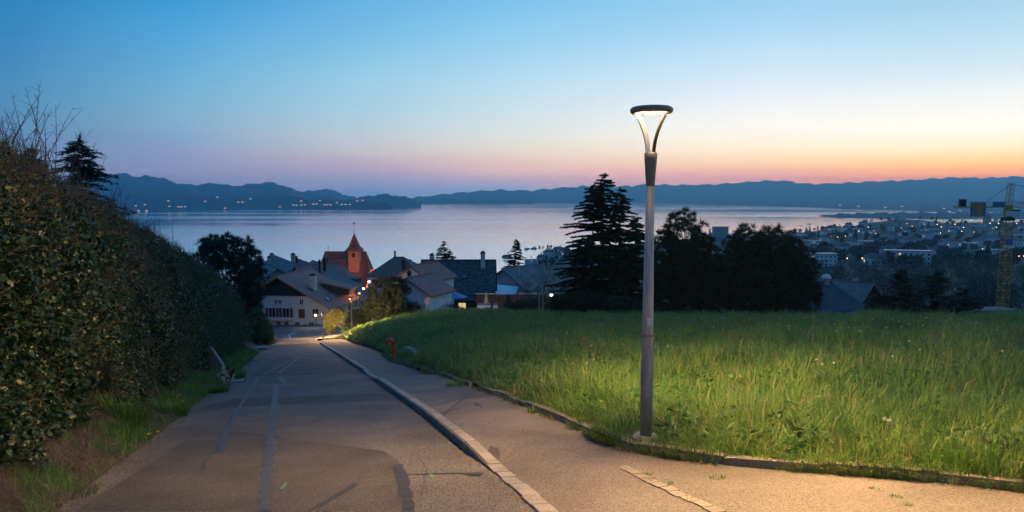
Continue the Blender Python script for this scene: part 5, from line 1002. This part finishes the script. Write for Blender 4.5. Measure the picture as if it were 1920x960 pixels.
# lit buildings on the far left shore
def lit_b(n):
    mb = MB().box(-10, 10, -5, 5, -3, 11, 0)
    for i in range(n): mb.box(-8.5 + i * 17 / n, -8.5 + (i + .7) * 17 / n, -5.4, -4.9, 1.5, 8.5, 1)
    o = mb.build('tmp', [M['greyw'], M['winfar']]); d = o.data; bpy.data.objects.remove(o); return d
LB = [lit_b(3), lit_b(5)]
sh = [(255, 387, 0), (260, 396, 1), (272, 385, 0), (275, 396, 1), (316, 378, 0), (335, 389, 0), (340, 389, 1), (347, 389, 1), (318, 388, 0), (385, 379, 0), (408, 371, 0), (422, 391.5, 1), (447, 380, 0), (455, 380, 1), (470, 374, 0), (525, 389, 1), (550, 385.5, 1), (556, 386, 0), (565, 385.5, 1), (572, 385, 0), (588, 384, 1), (594, 383.5, 0), (609, 385, 1), (614, 385, 1), (620, 385, 1), (641, 384.5, 0), (648, 384.5, 1), (656, 384.5, 0), (600, 377, 0), (632, 381, 0), (565, 378, 0), (670, 378, 0), (680, 377, 0), (1610, 388, 0), (1660, 390, 0), (1692, 388, 0), (1575, 386, 0), (1770, 392, 0), (1780, 398, 1), (1800, 396, 0), (1820, 399, 1)]
dg = bpy.context.evaluated_depsgraph_get()
SC.view_layers[0].update(); hb.hide_set(True)
for px, py, k in sh:
    d = ray(px, py).normalized(); ok, loc, *_r = SC.ray_cast(bpy.context.evaluated_depsgraph_get(), d * 2700, d, distance=14000)
    if not ok: continue
    o = bpy.data.objects.new('lit_building', LB[k]); link(o); o.location = (loc.x, loc.y, max(loc.z, LAKE + .5)); o.rotation_euler.z = -math.atan(loc.x / loc.y); s2 = loc.y / 5600; o.scale = (s2,) * 3
    tag(o, ('broad' if k else 'small') + ' building with lit windows on the far ' + ('left' if px < 900 else 'right') + ' lake shore', 'building', ('broad' if k else 'small') + ' lit shore buildings ' + ('south' if px < 900 else 'west'))
hb.hide_set(False)
# trees of the town
def far_tree(kind):
    r = np.random.default_rng(kind + 20); n = 150; d = r.normal(size=(n, 3)); d /= np.linalg.norm(d, axis=1)[:, None]
    if kind == 2: z = r.random(n); a = r.uniform(0, 6.283, n); rad = (1 - z) * 2.6 + .25; C = np.stack([np.cos(a) * rad, np.sin(a) * rad, 1.2 + z * 14], 1)
    elif kind == 3: z = r.random(n); a = r.uniform(0, 6.283, n); C = np.stack([np.cos(a) * 1.0, np.sin(a) * 1.0, 1 + z * 15], 1)
    else: C = d * np.array([[4.6, 4.6, 4.4 if kind == 0 else 5.4]]) * (1 - .4 * r.random(n)[:, None] ** 2) * (1 + .2 * np.sin(d[:, :1] * 7)) + np.array([[0, 0, 6.8]])
    S = rdir(n) * r.uniform(.8, 1.6, (n, 1)); S2 = nrm(np.cross(S, rdir(n))) * r.uniform(.8, 1.5, (n, 1)); V = np.stack([C - S, C + S2, C + S, C - S2], 1).reshape(-1, 3); b = np.arange(n)[:, None] * 4
    T = np.concatenate([b + np.array([[0, 1, 2]]), b + np.array([[0, 2, 3]])], 1).reshape(-1, 3); mb = MB().tube([(0, 0, -3), (0, 0, 7)], [.35, .15], 4)
    tv = np.array(mb.v); tt = np.array([q for f in mb.f if len(f) == 4 for q in ((f[0], f[1], f[2]), (f[0], f[2], f[3]))]); Va, Ta, Ma = cat([((V, T), 0), ((tv, tt), 1)])
    o = npmesh('tmp', Va, Ta, [M['townbare' if kind == 1 else 'towntree'], M['bark']], None, Ma); dt = o.data; bpy.data.objects.remove(o); return dt
TM = [far_tree(i) for i in range(4)]; tn = ['round dark tree', 'bare brownish tree', 'dark pointed conifer', 'slim dark cypress']
rs = random.Random(11); cnt = 0
ridf = lin([(a, b) for a, b, c in rid])
def put_tree(px, py, k, s, nm='hillside_tree'):
    p = hit(px, py, 260); 
    if p.length > 4000: return
    o = bpy.data.objects.new(nm, TM[k]); link(o); o.location = (p.x, p.y, float(ground_z(p.x, p.y)) - .3); o.rotation_euler.z = rs.uniform(0, 6.28); o.scale = (s * rs.uniform(.85, 1.2), s * rs.uniform(.85, 1.2), s)
    rel = py - float(ridf(px))
    where = ('on the town skyline ridge' if rel < 6 else 'among the upper town houses' if rel < 38 else 'low on the town slope above the valley wood') if px > 1200 else ('on the ridge beyond the mossy roof' if rel < 6 else 'on the slope beyond the mossy roof')
    nm_ = ('small ' if s < .8 else 'large ') + tn[k]; tag(o, nm_ + ' ' + where, 'tree', nm_ + 's ' + where)
for i in range(190):
    px = rs.uniform(1485, 1920); py = rs.uniform(float(ridf(px)) + 2, 505); put_tree(px, py, rs.choice([0, 0, 0, 1, 1, 2]), rs.uniform(.6, 1.15) * (1 if py > 440 else .95))
for i in range(46): px = rs.uniform(1330, 1920); put_tree(px, float(ridf(px)) + .7, rs.choice([0, 1, 0, 2, 3]), rs.uniform(.5, 1.0))
for i in range(52): px = rs.uniform(950, 1075); put_tree(px, rs.choice([float(ridf(px)) + .8, rs.uniform(float(ridf(px)) + 1, 500)]), rs.choice([0, 1, 2, 3, 3, 0]), rs.uniform(.5, .9))
# the wooded valley that reads as one mass
parts = []; r = RNG
for i in range(520):
    px = rs.uniform(1480, 2050); py = rs.uniform(497, 600) if px > 1640 else rs.uniform(505, 600); p = hit(px, py, 130, 700); gz_ = float(ground_z(p.x, p.y))
    n = 110; d = rdir(n); C = np.array([[p.x, p.y, gz_ + 4.0]]) + d * np.array([[3.0, 3.0, 3.8]]) * (.55 + .45 * r.random((n, 1))); S = nrm(rdir(n) + np.array([[0, 0, .7]])); parts.append((needles(C, S, r.uniform(.7, 1.7, n), r.uniform(.25, .6, n)), 0 if rs.random() < .55 else 1))
V, T, Mi = cat(parts); tag(npmesh('valley_wood', V, T, [M['townbare'], M['towntree']], None, Mi), 'dim wooded valley below the town hillside', 'wood', kind='stuff')
